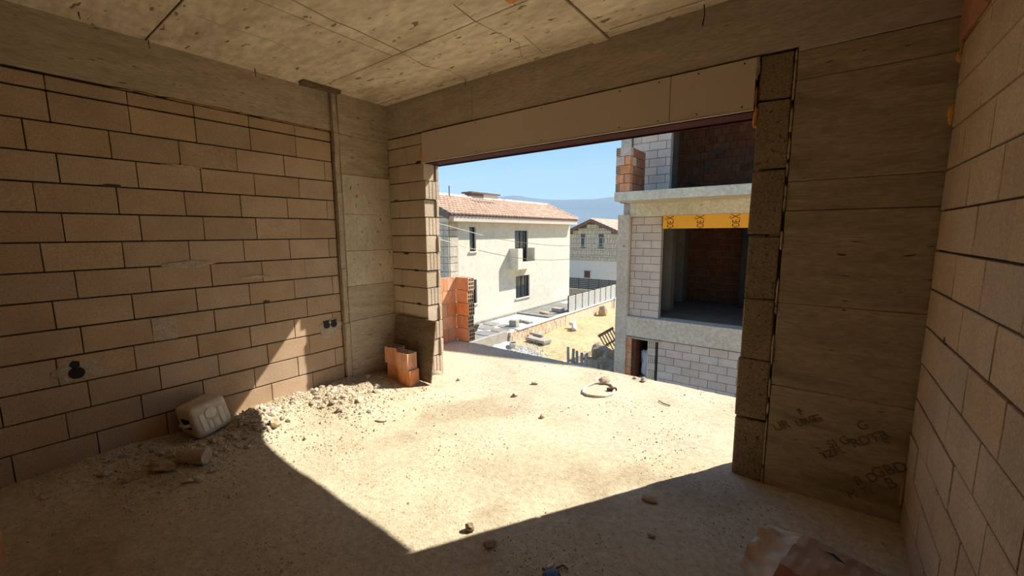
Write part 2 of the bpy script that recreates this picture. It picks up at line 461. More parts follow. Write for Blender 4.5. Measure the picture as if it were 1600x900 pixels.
# ------------------------------------------------------------------ ceiling
HC = 3.148
ceiling = struct(MB().box((-0.25, -4.5, HC + 0.012), (5.0, 0.25, HC + 0.2)).build('ceiling', 'mortar'))
for (x0, x1, y0, y1, dz) in ((0, 1.9, -4.4, -2.104, .004), (1.907, 4.68, -4.4, -2.1, 0), (0, 1.24, -2.096, -0.794, 0), (1.246, 2.50, -2.094, -0.79, .003), (2.506, 4.68, -2.094, -0.79, .001),
                             (0, 1.32, -0.784, 0, .002), (1.326, 2.668, -0.785, 0, 0), (2.80, 4.68, -0.784, 0, .003)):
    MB().cbox((x0, y0, HC + dz), (x1, y1, HC + 0.03), 0.003).build('formwork_panel', 'ceiling', ceiling)
MB().cbox((2.674, -0.80, HC - 0.012), (2.794, 0, HC + 0.03), 0.004).build('formwork_strip', 'ceiling', ceiling)
for x, y, l_ in ((0.03, -2.09, .055), (0.08, -1.38, .07), (1.36, -0.05, .05), (3.47, -0.05, .12), (0.17, -2.47, .035), (2.2, -0.45, .02)):
    MB().tube([(x, y, HC + .01), (x + .006, y, HC - l_ * .5), (x - .004, y + .006, HC - l_)], 0.004, 5).build('tie_wire', 'wire', ceiling)
MB().cbox((2.50, -0.92, HC - .012), (2.66, -0.83, HC + .02), .006, .006).build('brick_fragment', 'clay', ceiling)
for pl in ([(1.43, -1.69), (1.39, -1.41), (1.4, -1.25), (1.37, -.80)], [(.74, -2.01), (.72, -1.83), (.75, -1.52), (.70, -1.3)], [(2.19, -1.03), (2.16, -.8), (2.21, -.35), (2.08, -.13), (2.1, -.02)], [(2.31, -.43), (2.26, -.06)], [(1.36, -.78), (1.30, -.5), (1.40, -.3), (1.37, -.02)], [(.0, -.1), (1.3, -.12), (2.6, -.09)], [(2.85, -.12), (3.9, -.10)]):
    MB().tube([(x, y, HC + .0015) for x, y in pl], .004, 5).build('formwork_fin', 'concrete_dark', ceiling)
MB().cbox((0.07, -0.99, HC - .03), (0.17, -0.60, HC + .02), .008, .012).build('timber_scrap', 'wood', ceiling)

# ------------------------------------------------------------------ left wall
WL = struct(MB().box((-0.2, -4.45, -0.2), (-0.016, -0.65, 2.76)).build('wall_left', 'mortar'))
rows = {1: -2.65, 2: -2.79, 3: -2.66, 4: -2.795, 5: -2.655, 6: -2.768, 7: -2.645, 8: -2.783, 9: -2.665, 10: -2.775, 11: -2.647, 12: -2.776, 13: -2.651, 14: -2.651}
for k, y0 in rows.items():
    z0 = 0.05 + 0.2 * (k - 1)
    z1 = z0 + 0.2
    if k == 14:
        z0, z1 = 2.652, 2.752
    cuts = [-4.4] + [y0 + 0.405 * i for i in range(-4, 6) if -4.25 < y0 + 0.405 * i < -0.72] + [-0.668]
    if k in (4,):
        cuts = [q for q in cuts if not (-1.1 < q < -0.95)] + []
    for ya, yb in zip(cuts, cuts[1:]):
        if yb - ya < 0.05:
            continue
        dx = R.uniform(-0.002, 0.003)
        piece('block', (-0.15, ya + .002, z0 + .0045), (dx, yb - .002, z1 - .0045), 'block', WL, c=.003)
piece('block', (-0.15, -4.4, -0.14), (0.0, -2.52, 0.046), 'block', WL, c=.003)
piece('block', (-0.15, -2.51, -0.14), (0.0, -0.67, 0.046), 'block', WL, c=.003)
MB().cbox((-0.2, -4.45, 2.768), (0.0, -0.64, HC + .01), .006, 0).build('concrete_beam', 'concrete_board', WL)
for z0, z1, dx, mt in ((-.2, .33, .0, 'concrete_board'), (.33, .73, .002, 'concrete_board'), (.73, 1.12, .0, 'concrete_board'), (1.12, 1.51, .003, 'concrete'), (1.51, 1.91, .0, 'concrete'), (1.91, 2.33, .003, 'concrete'), (2.33, 2.74, -.003, 'concrete_dark'), (2.74, HC + .01, .002, 'concrete_board')):
    MB().cbox((-0.2, -0.60, z0 + .001), (0.06 + dx, 0.02, z1 - .001), .003, .001).build('concrete_lift', mt, WL)
st = MB()
for i in range(16):
    z0 = -.1 + i * .203
    st.cbox((-0.05, -0.655, z0), (0.052 + R.uniform(-.006, .004), -0.598, z0 + .205), .005, .003)
st.build('mortar_strip', 'plaster_patch', WL)


def patch(name, m, parent, y, z, ry, rz, th=.009, n=26, rough=.25):
    off = R.uniform(0, 50)
    pl = []
    for i in range(n):
        t = 2 * math.pi * i / n
        k = 1 + rough * 2 * noise.noise(Vector((math.cos(t) * 1.6 + off, math.sin(t) * 1.6, 0)))
        pl.append((y + ry * k * math.cos(t), z + rz * k * math.sin(t)))
    q = MB()
    q.add([(-.01, a, b) for a, b in pl] + [(th * .4, a, b) for a, b in pl] + [(th, y + (a - y) * .8, z + (b - z) * .8) for a, b in pl],
          [(i, (i + 1) % n, n + (i + 1) % n, n + i) for i in range(n)] + [(n + i, n + (i + 1) % n, 2 * n + (i + 1) % n, 2 * n + i) for i in range(n)] + [tuple(range(2 * n, 3 * n))])
    return q.build(name, m, parent)


def blob(name, m, parent, c, r, n=1, flat=None, j=.35, sub=2):
    b = MB()
    for _ in range(n):
        b.lump((c[0] + R.uniform(-1, 1) * r[0] * .6 * (n > 1), c[1] + R.uniform(-1, 1) * r[1] * .6 * (n > 1), c[2] + R.uniform(-1, 1) * r[2] * .6 * (n > 1)), r, sub, j)
    return b.build(name, m, parent, smooth=True)


patch('mortar_patch', 'plaster_patch', WL, -2.70, .735, .12, .075)
patch('mortar_patch', 'plaster_patch', WL, -.80, .69, .13, .10)
MB().cbox((-.02, -2.26, .855), (.006, -2.115, 1.045), .004, .006).build('mortar_patch', 'plaster_patch', WL)
patch('mortar_patch', 'mortar_pale', WL, -1.22, 1.742, .10, .008, .005)
patch('mortar_patch', 'mortar_pale', WL, -1.36, 1.728, .08, .007, .005)
patch('mortar_patch', 'plaster_patch', WL, -1.98, 1.455, .19, .03)
patch('mortar_patch', 'plaster_patch', WL, -1.50, 1.305, .12, .018)
patch('mortar_patch', 'plaster_patch', WL, -1.95, 2.25, .12, .01)
for y, z in ((-2.705, .735),):
    s_ = MB()
    s_.tube([(-.02, y, z - .012), (.014, y, z - .012)], .042, 14)
    s_.tube([(-.02, y - .005, z + .05), (.01, y - .005, z + .05)], [.035, .03], 5)
    s_.build('socket_box', 'black', WL)
for y in (-0.845, -0.765):
    s_ = MB()
    s_.tube([(-.02, y, .725), (.014, y, .725)], .036, 14)
    s_.box((-.02, y - .034, .757), (.01, y + .034, .772))
    s_.build('socket_box', 'black', WL)
for y, z, w_ in ((-1.93, 2.258, .05), (-1.42, .562 + .5, .035), (-2.4, 2.056, .06)):
    blob('chip_shade', 'wire', WL, (-.002, y, z), (.006, w_, .014), 1, j=.6)  # dark blobs on the face stand in for shade in chipped joints
fo = MB()
for i in range(60):
    y = R.uniform(-2.3, -.7)
    fo.lump((R.uniform(-.008, .001), y, 2.760 + R.uniform(-.004, .003)), (.008, R.uniform(.02, .07), .005), 1, .5)
fo.build('foam_seam', 'foam_dull', WL, smooth=True)

# ------------------------------------------------------------------ wall with the big opening
WB = struct(MB().box((0.0, 0.012, -0.2), (0.655, 0.185, 2.77)).build('wall_back', 'mortar'))
MB().cbox((0.0, -0.0, 2.785), (1.402, 0.22, HC + .01), .004).build('concrete_beam', 'concrete_beam', WB)
MB().cbox((1.405, -0.004, 2.780), (4.03, 0.22, HC + .01), .004).build('concrete_beam', 'concrete_beam', WB)


def grooved(x0, x1, z0, z1):
    """a block whose end shows its open slots to the opening"""
    pl = [(x0, 0), (x1, 0)]
    n = 4
    for i in range(n):
        y0 = .2 * i / n
        if i:
            pl += [(x1 - .09, y0 - .005), (x1 - .09, y0 + .005), (x1, y0 + .005)]
        pl += [(x1, .2 * (i + 1) / n - (.005 if i < n - 1 else 0))]
    pl += [(x0, .2)]
    return MB().prism(pl, z0, z1)


edges = [0.02, .275, .48, .685, .885, 1.08, 1.28, 1.48, 1.675, 1.875, 2.07, 2.27, 2.465]
for k in range(12):
    z0, z1 = edges[k] + .005, edges[k + 1] - .005
    s_ = 0.23 if k % 2 else 0.43
    xr = .69 + R.uniform(-.012, .012)
    mt = 'block_pier'
    piece('block', (0.065, 0.0, z0), (s_ - .003, .19, z1), mt, WB)
    if k % 2:
        piece('block', (s_ + .003, 0.0, z0), (xr - .02, .155, z1), mt, WB)
        piece('block', (s_ + .05, 0.162, z0), (xr, .20, z1 - .01), mt, WB, c=.008, j=.004)
    else:
        grooved(s_ + .003, xr, z0, z1).build('block', mt, WB)
piece('block', (0.065, 0, 2.47), (.40, .19, 2.655), 'block_pier', WB)
piece('block', (0.406, 0, 2.47), (.655, .19, 2.655), 'block_pier', WB)
piece('block', (0.065, 0, 2.665), (.24, .19, 2.768), 'block_pier', WB)
piece('block', (0.246, 0, 2.665), (.655, .19, 2.768), 'block_pier', WB)
blob('mortar_lump', 'plaster_patch', WB, (.58, .1, .03), (.14, .11, .10), j=.5)
for x, z in ((.30, .69), (.22, 1.075), (.5, 1.28), (.19, 2.075), (.52, .89), (.33, 1.47)):
    blob('chip_shade', 'wire', WB, (x, -.001, z), (.05, .004, .012), 1, j=.7)  # shade of the chips painted as dark blobs
blob('foam_bead', 'foam', WB, (.66, -.008, 2.53), (.016, .014, .06), 3, j=.7)
blob('chip_shade', 'wire', WB, (.60, -.002, 2.468), (.06, .006, .016), 1, j=.5)  # dark blob for the shade in a chip under the board end
# cement board facing over a red steel lintel
MB().cbox((.668, -.012, 2.462), (3.268, .012, 2.768), .002).build('facing_board', 'board_facing', WB)
MB().cbox((3.271, -.011, 2.462), (3.786, .012, 2.768), .002).build('facing_board', 'board_facing', WB)
MB().box((.66, .014, 2.45), (3.80, .196, 2.775)).build('steel_lintel', 'red_steel', WB)
MB().box((.66, .196, 2.438), (3.80, .204, 2.50)).build('steel_lip', 'red_steel', WB)
MB().box((.668, -.014, 2.4545), (3.786, -.002, 2.462)).build('steel_lip', 'fascia', WB)  # pale strip added for the bright lit line along the edge
sc = MB()
for x in (.9, 1.45, 2.2, 2.9, 3.19, 3.45, 3.72):
    for z in (2.485, 2.745):
        sc.tube([(x, -.014, z), (x, -.011, z)], .006, 6)
sc.build('screw', 'wire', WB)
# narrow stack of blocks set on end, then the broad column
for z0, z1 in ((-.1, .425), (.435, .845), (.852, 1.255), (1.26, 1.665), (1.68, 2.075), (2.09, 2.495), (2.505, 2.765)):
    MB().cbox((3.805 + R.uniform(-.006, .004), R.uniform(-.004, .004), z0), (3.982, .2, z1), .007, .004).build('block', 'block_rough', WB)
for z0, z1, dy, mt in ((-.2, .70, 0, 'concrete_dark'), (.70, 1.245, .003, 'concrete_dark'), (1.245, 1.82, 0, 'concrete_dark'), (1.82, 2.0, .004, 'concrete_dark'), (2.0, 2.585, .0, 'concrete_dark'), (2.585, 2.75, .003, 'concrete_dark'), (2.75, HC + .01, -.003, 'concrete_beam')):
    MB().cbox((3.998, dy - .002, z0 + .001), (4.70, .25, z1 - .001), .004, .001).build('concrete_lift', mt, WB)
MB().box((3.975, .02, -.15), (4.01, .19, 2.78)).build('mortar_fill', 'mortar', WB)
b = MB()
for i in range(40):
    z = R.uniform(0, 2.75)
    b.lump((3.99, R.uniform(-.004, .003), z), (.007, .006, R.uniform(.02, .07)), 1, .6)
b.build('mortar_seam', 'mortar_pale', WB, smooth=True)
blob('foam_bead', 'foam', WB, (3.797, .01, 2.41), (.008, .012, .05), 3, j=.7)
blob('foam_bead', 'foam_dull', WB, (3.795, -.004, 2.53), (.008, .010, .06), 1, j=.5)
blob('mortar_lump', 'mortar_pale', WB, (3.797, -.006, 2.70), (.012, .012, .06), 2, j=.7)


def text_mesh(body, size, ext=.002, shear=0.0):
    cu = bpy.data.curves.new('txt', 'FONT')
    cu.body = body
    cu.size = size
    cu.extrude = ext
    cu.shear = shear
    o = bpy.data.objects.new('txt', cu)
    C.objects.link(o)
    dg = bpy.context.evaluated_depsgraph_get()
    me = bpy.data.meshes.new_from_object(o.evaluated_get(dg))
    bpy.data.objects.remove(o)
    return me


# faint print of the formwork plywood, slanting up across the lowest lift
for body, x, z, sz in (('UR', 4.045, .385, .075), ('F', 4.165, .53, .06), ('URG', 4.16, .45, .06), ('G', 4.245, .50, .07), ('SI G', 4.33, .36, .07), ('G', 4.46, .515, .075), ('YZPL', 4.30, .28, .06), ('RDTB', 4.44, .40, .075), ('R D', 4.475, .17, .075), ('GBD', 4.55, .245, .085), ('M TI', 4.45, .07, .07), ('B', 4.615, .20, .09)):
    me = text_mesh(body, sz, .0015)
    me.materials.clear()
    o = link('stencil_print', me, 'ink', WB, (x, -.0035, z), (math.pi / 2, -0.62, 0))

# ------------------------------------------------------------------ right wall
XW = 4.678
WR = struct(MB().box((XW + .014, -4.45, -0.2), (XW + .2, 0.0, HC)).build('wall_right', 'mortar'))
joint = {0: -.47, 1: -.69, 2: -.465, 3: -.66, 4: -.445, 5: -.65, 6: -.42, 7: -.66, 8: -.41, 9: -.61, 10: -.415, 11: -.62, 12: -.42, -1: -.46, -2: -.66, -3: -.46}
for k, y0 in joint.items():
    z0 = .3622 + .205 * (9 - k)
    z1 = z0 + .205
    z1 = min(z1, HC)
    if k > 10 and z0 < -.15:
        continue
    cuts = [.0 - .008] + [y0 - .41 * i for i in range(-1, 10) if y0 - .41 * i < -.1] + [-4.4]
    for ya, yb in zip(cuts, cuts[1:]):
        if k == -2 and ya > -.1:
            continue
        dx = R.uniform(-.003, .002)
        piece('block', (XW + dx, yb + .002, z0 + .0045), (XW + .15, ya - .002, z1 - .0045), 'block', WR, c=.003)
piece('brick', (XW - .02, -.44, 2.625), (XW + .15, -.012, 2.85), 'clay_inner', WR, c=.01)
for z, x, r in ((2.28, 4.672, .05), (2.555, 4.674, .03)):
    blob('foam_bead', 'foam', WR, (x, -.004, z), (.016, .016, r), 1, j=.4)
blob('foam_bead', 'foam_dull', WR, (XW - .006, -.008, .19), (.010, .014, .11), 1, j=.4)
blob('foam_bead', 'foam_dull', WR, (XW - .004, -.016, 2.70), (.014, .018, .13), 1, j=.5)
blob('chip_shade', 'wire', WR, (XW + .001, -.43, 1.195), (.006, .02, .022), 1, j=.6)  # chip's shade as a dark blob on the block face
blob('mortar_patch', 'mortar_pale', WR, (XW, -.4, 1.27), (.003, .02, .03), 1, j=.6)
WF = struct(MB().box((-.25, -4.6, -.2), (5.0, -4.4, HC + .1)).build('wall_front', 'block'))

# ------------------------------------------------------------------ loose things in the room
GB = 'loose clay bricks on the floor'
bm_ = hollow_brick_mesh(.19, .135, .19, 4, 3, .017)


def loose(x, y, z, rz, label, mesh=bm_):
    o = link('clay_brick', mesh, None, None, (x, y, z), (0, 0, rz))
    return tag(o, label, 'brick', GB)


loose(.575, -.232, -.002, .05, 'orange hollow clay brick standing on the floor, lower one of the front pair')
loose(.555, -.240, .189, .02, 'orange hollow clay brick with holes facing up, on top of the front pair')
loose(.335, -.195, .014, .16, 'shaded orange clay brick at the base of the rear pair by the concrete column')
loose(.305, -.205, .205, .12, 'darker orange clay brick with black holes on top of the rear pair', hollow_brick_mesh(.19, .135, .19, 4, 2))
pb = MB().cbox((-.34, -.009, 0), (.34, .009, .70), .002)
o = pb.build('plywood_board', 'plywood', None, (.475, -.128, .03), (-.15, 0, math.radians(2)))
tag(o, 'dark dirty plywood board leaning against the narrow block pier behind the clay bricks', 'board')

# jerrycan lying on its side
jc = empty('jerrycan', (.20, -2.02, .075), math.radians(8))
tag(jc, 'dusty white plastic jerrycan lying on rubble by the block wall, base facing out', 'canister')
bm = bmesh.new()
bmesh.ops.create_cube(bm, size=1)
for q in bm.verts:
    q.co = Vector((q.co.x * .27, q.co.y * .27, q.co.z * .27 + .135))
bmesh.ops.bevel(bm, geom=bm.edges[:], offset=.045, segments=4, affect='EDGES', profile=.55)
me = bpy.data.meshes.new('body')
bm.to_mesh(me)
bm.free()
me.polygons.foreach_set('use_smooth', [True] * len(me.polygons))
TILT = (math.radians(10), math.radians(-6), 0)
body = link('body', me, 'can', jc, (0, 0, 0), TILT)
fx = .135
bp = MB()
for y0, y1, z0, z1 in ((-.088, -.050, .045, .20), (.05, .088, .045, .20), (-.04, -.006, .045, .12), (.006, .04, .045, .12)):
    bp.cbox((fx - .01, y0, z0), (fx + .006, y1, z1), .005)
bp.tube([(fx - .01, 0, .178), (fx + .007, 0, .178)], .042, 16)
bp.cbox((fx - .01, -.004, .04), (fx + .008, .004, .215), .002)
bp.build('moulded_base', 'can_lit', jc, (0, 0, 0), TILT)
hd = MB().cbox((-.05, -.139, .09), (.08, -.132, .18), .004)
hd.build('slot_shade', 'black', jc, (0, 0, 0), TILT)  # black plate on the side stands in for the shaded grip recess
hd = MB().tube([(-.05, -.137, .135), (-.02, -.16, .135), (.05, -.16, .135), (.08, -.137, .135)], .014, 8)
hd.build('handle', 'can', jc, (0, 0, 0), TILT, smooth=True)
nk = MB().tube([(-.12, 0, .19), (-.17, 0, .19)], .03, 14)
nk.build('neck', 'can', jc, (0, 0, 0), TILT)

o = MB().tube([(-.10, 0, 0), (-.097, 0, 0), (.097, 0, 0), (.10, 0, 0)], [.048, .052, .052, .048], 22).build('plaster_core', 'mortar_pale', None, (.665, -2.255, floor_z(.66, -2.25) + .05), (0, 0, math.radians(33)))
tag(o, 'short pale cylinder of hardened mortar lying on the dusty floor near the rubble', 'mortar core')


def rock(name, x, y, r, label, cat, m='stone', group=None, z=None, sub=2, rz=None, j=.45, emb=.25):
    o = MB().lump((0, 0, 0), r, sub, j).build(name, m, None, (x, y, (floor_z(x, y) if z is None else z) + r[2] * (1 - emb)), (0, 0, R.uniform(0, 6.28) if rz is None else rz))
    return tag(o, label, cat, group)


rock('stone', .58, -2.42, (.10, .05, .035), 'flat brown stone lying beside the short mortar cylinder', 'stone', rz=.5)
rock('stone', 2.345, 1.12, (.07, .05, .045), 'big tan stone near the terrace edge behind the white plastic ring', 'stone')
rock('stone', 3.43, -.64, (.05, .035, .018), 'flat grey pebble in shade beyond the sun patch toward the narrow pier', 'stone')
rock('stone', 2.70, -1.52, (.028, .024, .028), 'small dark lump right on the lower border of the sun patch', 'stone')
rock('stone', 2.86, -1.53, (.04, .03, .016), 'flat grey pebble just inside the shade next to the small dark lump', 'stone')
rock('stone', .56, -1.66, (.05, .045, .045), 'reddish brown lump at the sunlit edge of the rubble heap', 'stone')
rock('stone', 2.68, 1.42, (.045, .03, .026), 'whitish stone on the terrace edge in front of the red brick jamb', 'stone', 'rubble')
rock('stone', 2.57, 1.45, (.022, .022, .015), 'small pale stone on the terrace edge beside the whitish stone', 'stone', 'rubble')
rock('stone', 1.10, -.98, (.06, .035, .012), 'flat pale chip of mortar in the sun beside the rubble heap', 'stone', 'rubble')
rock('stone', 2.25, -.05, (.025, .02, .02), 'small dark pebble alone in the middle of the sunlit floor', 'stone')
rock('stone', .95, .18, (.022, .022, .018), 'grey pebble on the sunlit floor just past the block pier', 'stone')
rock('stone', 1.75, .20, (.035, .03, .02), 'clump of grey grit in the middle of the far sunlit floor', 'stone', 'rubble')
rock('stone', 1.72, .62, (.04, .03, .02), 'clump of grey grit closer to the terrace edge', 'stone', 'rubble')
rock('stone', 3.55, -.95, (.022, .018, .012), 'tiny rust coloured pebble in the shade before the narrow pier', 'stone')
o = MB().cbox((-.05, -.025, 0), (.05, .025, .03), .004, .004).build('brick_chip', 'clay_dark', None, (2.50, .95, floor_z(2.5, .95)), (0, 0, .9))
tag(o, 'small broken piece of brown brick inside the white plastic ring', 'brick')
ring = [(2.25, .77), (2.235, .9), (2.27, 1.02), (2.36, 1.08), (2.45, 1.06), (2.52, .98), (2.55, .85), (2.52, .73), (2.45, .68), (2.36, .65), (2.29, .68)]
o = MB().tube([(x, y, floor_z(x, y) + .012) for x, y in ring], .013, 8, closed=True).build('plastic_ring', 'hose', smooth=True)
tag(o, 'thin off-white loop of plastic pipe lying on the sunlit floor by the terrace', 'pipe')
o = MB().tube([(3.0, .95, .008), (3.06, .90, .01), (3.13, .89, .008)], .005, 6).build('wire_offcut', 'wire')
o.location.z = floor_z(3.06, .9)
tag(o, 'bent dark wire offcut on the sunlit floor near the block pier', 'wire')

# heap of mortar lumps: larger ones single, the fine stuff joined
var = [MB().lump((0, 0, 0), (1, .8, .62), 1, .75).mesh('mortar_lump') for _ in range(7)]
for q in var:
    q.materials.append(M['rubble'])
LB = 'pale grey mortar lump in the rubble heap along the foot of the block wall'
cand = 0
spots = []
while len(spots) < 210:
    x, y = R.uniform(.02, 1.0), R.uniform(-2.7, -.4)
    if R.random() < heap(x, y) * 9 and not (abs(x - .2) < .17 and abs(y + 2.02) < .17) and not (abs(x - .66) < .13 and abs(y + 2.25) < .1):
        spots.append((x, y))
while len(spots) < 285:
    x, y = R.gauss(.46, .15), R.gauss(-2.0, .24)
    if x > .1 and not (x < .40 and abs(y + 2.02) < .19) and not (abs(x - .66) < .13 and abs(y + 2.25) < .1):
        spots.append((x, y))
for x, y in spots:
    r = R.choice((.012, .014, .016, .018, .02, .024, .03, .038))
    o = link('mortar_lump', R.choice(var), None, None, (x, y, floor_z(x, y) + r * .3), (R.uniform(-.4, .4), R.uniform(-.4, .4), R.uniform(0, 6.28)))
    o.scale = (r, r, r)
    tag(o, LB, 'mortar lump', 'mortar lumps of the rubble heap')
gr = MB()
for _ in range(26000):
    x, y = R.uniform(.01, 1.3), R.uniform(-3.0, -.2)
    if R.random() < heap(x, y) * 8 + .03:
        r = R.uniform(.003, .011) * (1.5 if R.random() < .15 else 1)
        gr.lump((x, y, floor_z(x, y) + r * .35), (r, r * .8, r * .7), 0, .45)
gr = gr.build('rubble_heap', 'rubble')
tag(gr, 'heap of crumbled grey mortar crumbs along the foot of the block wall', 'rubble', kind='stuff')
gr = MB()
for _ in range(24000):
    x, y = R.uniform(.05, 4.6), R.uniform(-3.0, 1.48)
    if y > 0 and (x < .75 or x > 3.75):
        continue
    k = noise.noise(Vector((x * 1.7, y * 1.7, 3)))
    if R.random() < .12 + 1.3 * k:
        r = R.uniform(.0015, .006) * (1.8 if R.random() < .06 else 1)
        gr.lump((x, y, floor_z(x, y) + r * .3), (r, r, r * .8))
gr = gr.build('floor_grit', 'stone')
tag(gr, 'fine stones and grit strewn over the dusty concrete floor', 'grit', kind='stuff')

# torn paper sack in the near corner
sk = empty('cement_sack', (4.35, -.80, .0), math.radians(-15))
tag(sk, 'crumpled brown paper cement sack with torn open mouth on the shaded floor', 'sack')


def sack_z(u, v):
    e = max(0, 1 - abs(v) ** 2.5) * max(0, 1 - abs(u) ** 4)
    return .012 + .085 * e ** .6 * (1 - .2 * u) + .020 * noise.noise(Vector((u * 3, v * 4, 1))) * e + .010 * noise.noise(Vector((u * 9, v * 7, 5)))


def sheet(u0, u1, v0, v1, nu, nv, f):
    vs = [f(u0 + (u1 - u0) * i / nu, v0 + (v1 - v0) * k / nv) for k in range(nv + 1) for i in range(nu + 1)]
    return MB().add(vs, [(k * (nu + 1) + i, k * (nu + 1) + i + 1, (k + 1) * (nu + 1) + i + 1, (k + 1) * (nu + 1) + i) for k in range(nv) for i in range(nu)])


LX, LY = .285, .29
sheet(-.62, 1, -.45, 1, 40, 26, lambda u, v: (u * LX, v * LY * (1 + .05 * noise.noise(Vector((u * 4, v, 0)))), sack_z(u, v))).build('body', 'paper', sk, smooth=True)
sheet(-.62, 1, -1, -.45, 40, 12, lambda u, v: (u * LX, v * LY * (1 + .05 * noise.noise(Vector((u * 4, v, 0)))), sack_z(u, v))).build('printed_side', 'paper_red', sk, smooth=True)


def mouth(u, v):
    z = sack_z(-.62, v) * (1 - .25 * u) + .05 * u * (noise.noise(Vector((u * 1.5, v * 2.2, 9))) + .25) + .010 * noise.noise(Vector((u * 3, v * 7, 2)))
    return (-.62 * LX - u * .15 * (1 + .35 * noise.noise(Vector((v * 2, 0, 4)))), v * LY * (1 - .25 * u), max(.012, z))


sheet(0, 1, -1, 1, 26, 60, mouth).build('torn_mouth', 'paper_in', sk, smooth=True)
sl = MB()
tp = [(-.07, .150), (-.03, .150), (.03, .112), (-.03, .132)]
sl.add([(a, b, sack_z(a / LX, b / LY) + .004) for a, b in tp], [(0, 3, 2, 1)])
sl.build('tear', 'black', sk)  # black sheet laid on the paper stands in for shade inside the slit
# blue scrap and a cut bit of white pipe by the photographer's feet
bs = MB().lump((0, 0, 0), (.055, .07, .03), 3, .5).build('blue_scrap', 'blue', None, (3.275, -1.56, .018), (0, 0, .4), smooth=True)
tag(bs, 'crumpled dark blue plastic scrap on the shaded floor at the bottom edge', 'plastic scrap')
o = MB().tube([(-.022, 0, 0), (.022, 0, 0)], .007, 10).build('pipe_offcut', 'white', None, (3.21, -1.475, .012 + floor_z(3.21, -1.475)), (0, 0, 1.25))
tag(o, 'tiny white pipe offcut lying next to the blue plastic scrap', 'pipe')
tw = MB().tube([(0, 0, 0), (.03, .02, .012), (.06, .015, .004)], .005, 6).tube([(-.06, -.03, 0), (-.03, -.05, .012), (-.01, -.075, .004)], .006, 6)
o = tw.build('twig', 'wood', None, (3.235, -1.46, floor_z(3.2, -1.46) + .004), (0, 0, .2))
tag(o, 'brown bits of twig beside the tiny white pipe offcut', 'twig')
# clay bricks stacked at the frame's left border
hb = hollow_brick_mesh(.19, .135, .19, 3, 2)
for i in range(3):
    tag(link('clay_brick', hb, None, None, (.84 + R.uniform(-.004, .004), -3.24, floor_z(.84, -3.24) - .005 + i * .191), (0, 0, .5)),
        ['lowest clay brick', 'second clay brick from the floor', 'topmost clay brick'][i] + ' of the stack cut off by the photo border', 'brick', 'clay bricks stacked by the border')

# ------------------------------------------------------------------ brick parapet on the terrace
pw = empty('brick_parapet', (-.36, 1.2, 0))
tag(pw, 'low corner wall of red hollow bricks on the terrace edge beyond the pier', 'parapet')


def side_brick(name, parent, c, dims, rot, nx=3, ny=3, holes=True, m=None):
    """hollow brick lying with its holes along local x"""
    me = hollow_brick_mesh(dims[2], dims[1], dims[0], nx, ny)
    o = link(name, me, None, parent, c, (0, 0, rot))
    o.rotation_euler = (Matrix.Rotation(rot, 4, 'Z') @ Matrix.Rotation(math.pi / 2, 4, 'Y')).to_euler()
    return o


for k in range(5):
    z = .1 + k * .202 + .012
    off = .02 if k % 2 else 0
    # return wall along y (faces the terrace)
    for i in range(7):
        y = .42 + (i - 1) * .197 - (.1 if k % 2 else 0)
        if y > 1.45:
            continue
        o = link('brick', hollow_brick_mesh(.135, .19, .19, 3, 3), None, pw, (-.435 + .36, y - 1.2, z - .1))
    if k % 2:
        MB().cbox((-.075 - .066, 1.405 - 1.2, z - .1), (-.075 + .066, 1.497 - 1.2, z + .09), .004).build('brick', 'clay', pw)
    # stub across the end, its holes to the opening
    side_brick('brick', pw, (-.37 + .36 - (0 if k % 2 == 0 else 0), 1.565 - 1.2, z), (.27 if k % 2 == 0 else .25, .135, .19), 0)
mt_ = MB()
for k in range(5):
    z = k * .202
    mt_.box((-.50 + .36, .25 - 1.2, z), (-.375 + .36, 1.50 - 1.2, z + .013))
    mt_.box((-.36 + .36, 1.51 - 1.2, z), (-.12 + .36, 1.625 - 1.2, z + .013))
mt_.build('mortar_bed', 'mortar_pale', pw)

# ------------------------------------------------------------------ unfinished neighbouring house
UH = empty('unfinished_house', (-.1, 7.3, -3.75))
tag(UH, 'unfinished two storey concrete frame house with pale block infill beyond the terrace', 'house')


def part(name, a, b, m, parent=UH, c=.006, org=(-.1, 7.3, -3.75)):
    return MB().cbox([a[i] - org[i] for i in range(3)], [b[i] - org[i] for i in range(3)], c).build(name, m, parent)


part('corner_column', (-.11, 7.28, -3.75), (.20, 7.62, 2.15), 'concrete_grey')
part('corner_column', (-.09, 7.30, 2.72), (.17, 7.6, 5.5), 'concrete_grey')
part('floor_beam', (-.10, 7.30, -1.04), (7.5, 7.7, -.515), 'concrete_grey')
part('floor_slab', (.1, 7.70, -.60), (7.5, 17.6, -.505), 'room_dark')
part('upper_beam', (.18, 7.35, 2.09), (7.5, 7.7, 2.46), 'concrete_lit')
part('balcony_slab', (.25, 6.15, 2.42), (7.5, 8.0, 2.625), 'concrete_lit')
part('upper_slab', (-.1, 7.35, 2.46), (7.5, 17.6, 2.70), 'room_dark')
part('roof_slab', (-.3, 6.9, 5.5), (7.7, 17.7, 5.72), 'concrete_grey')


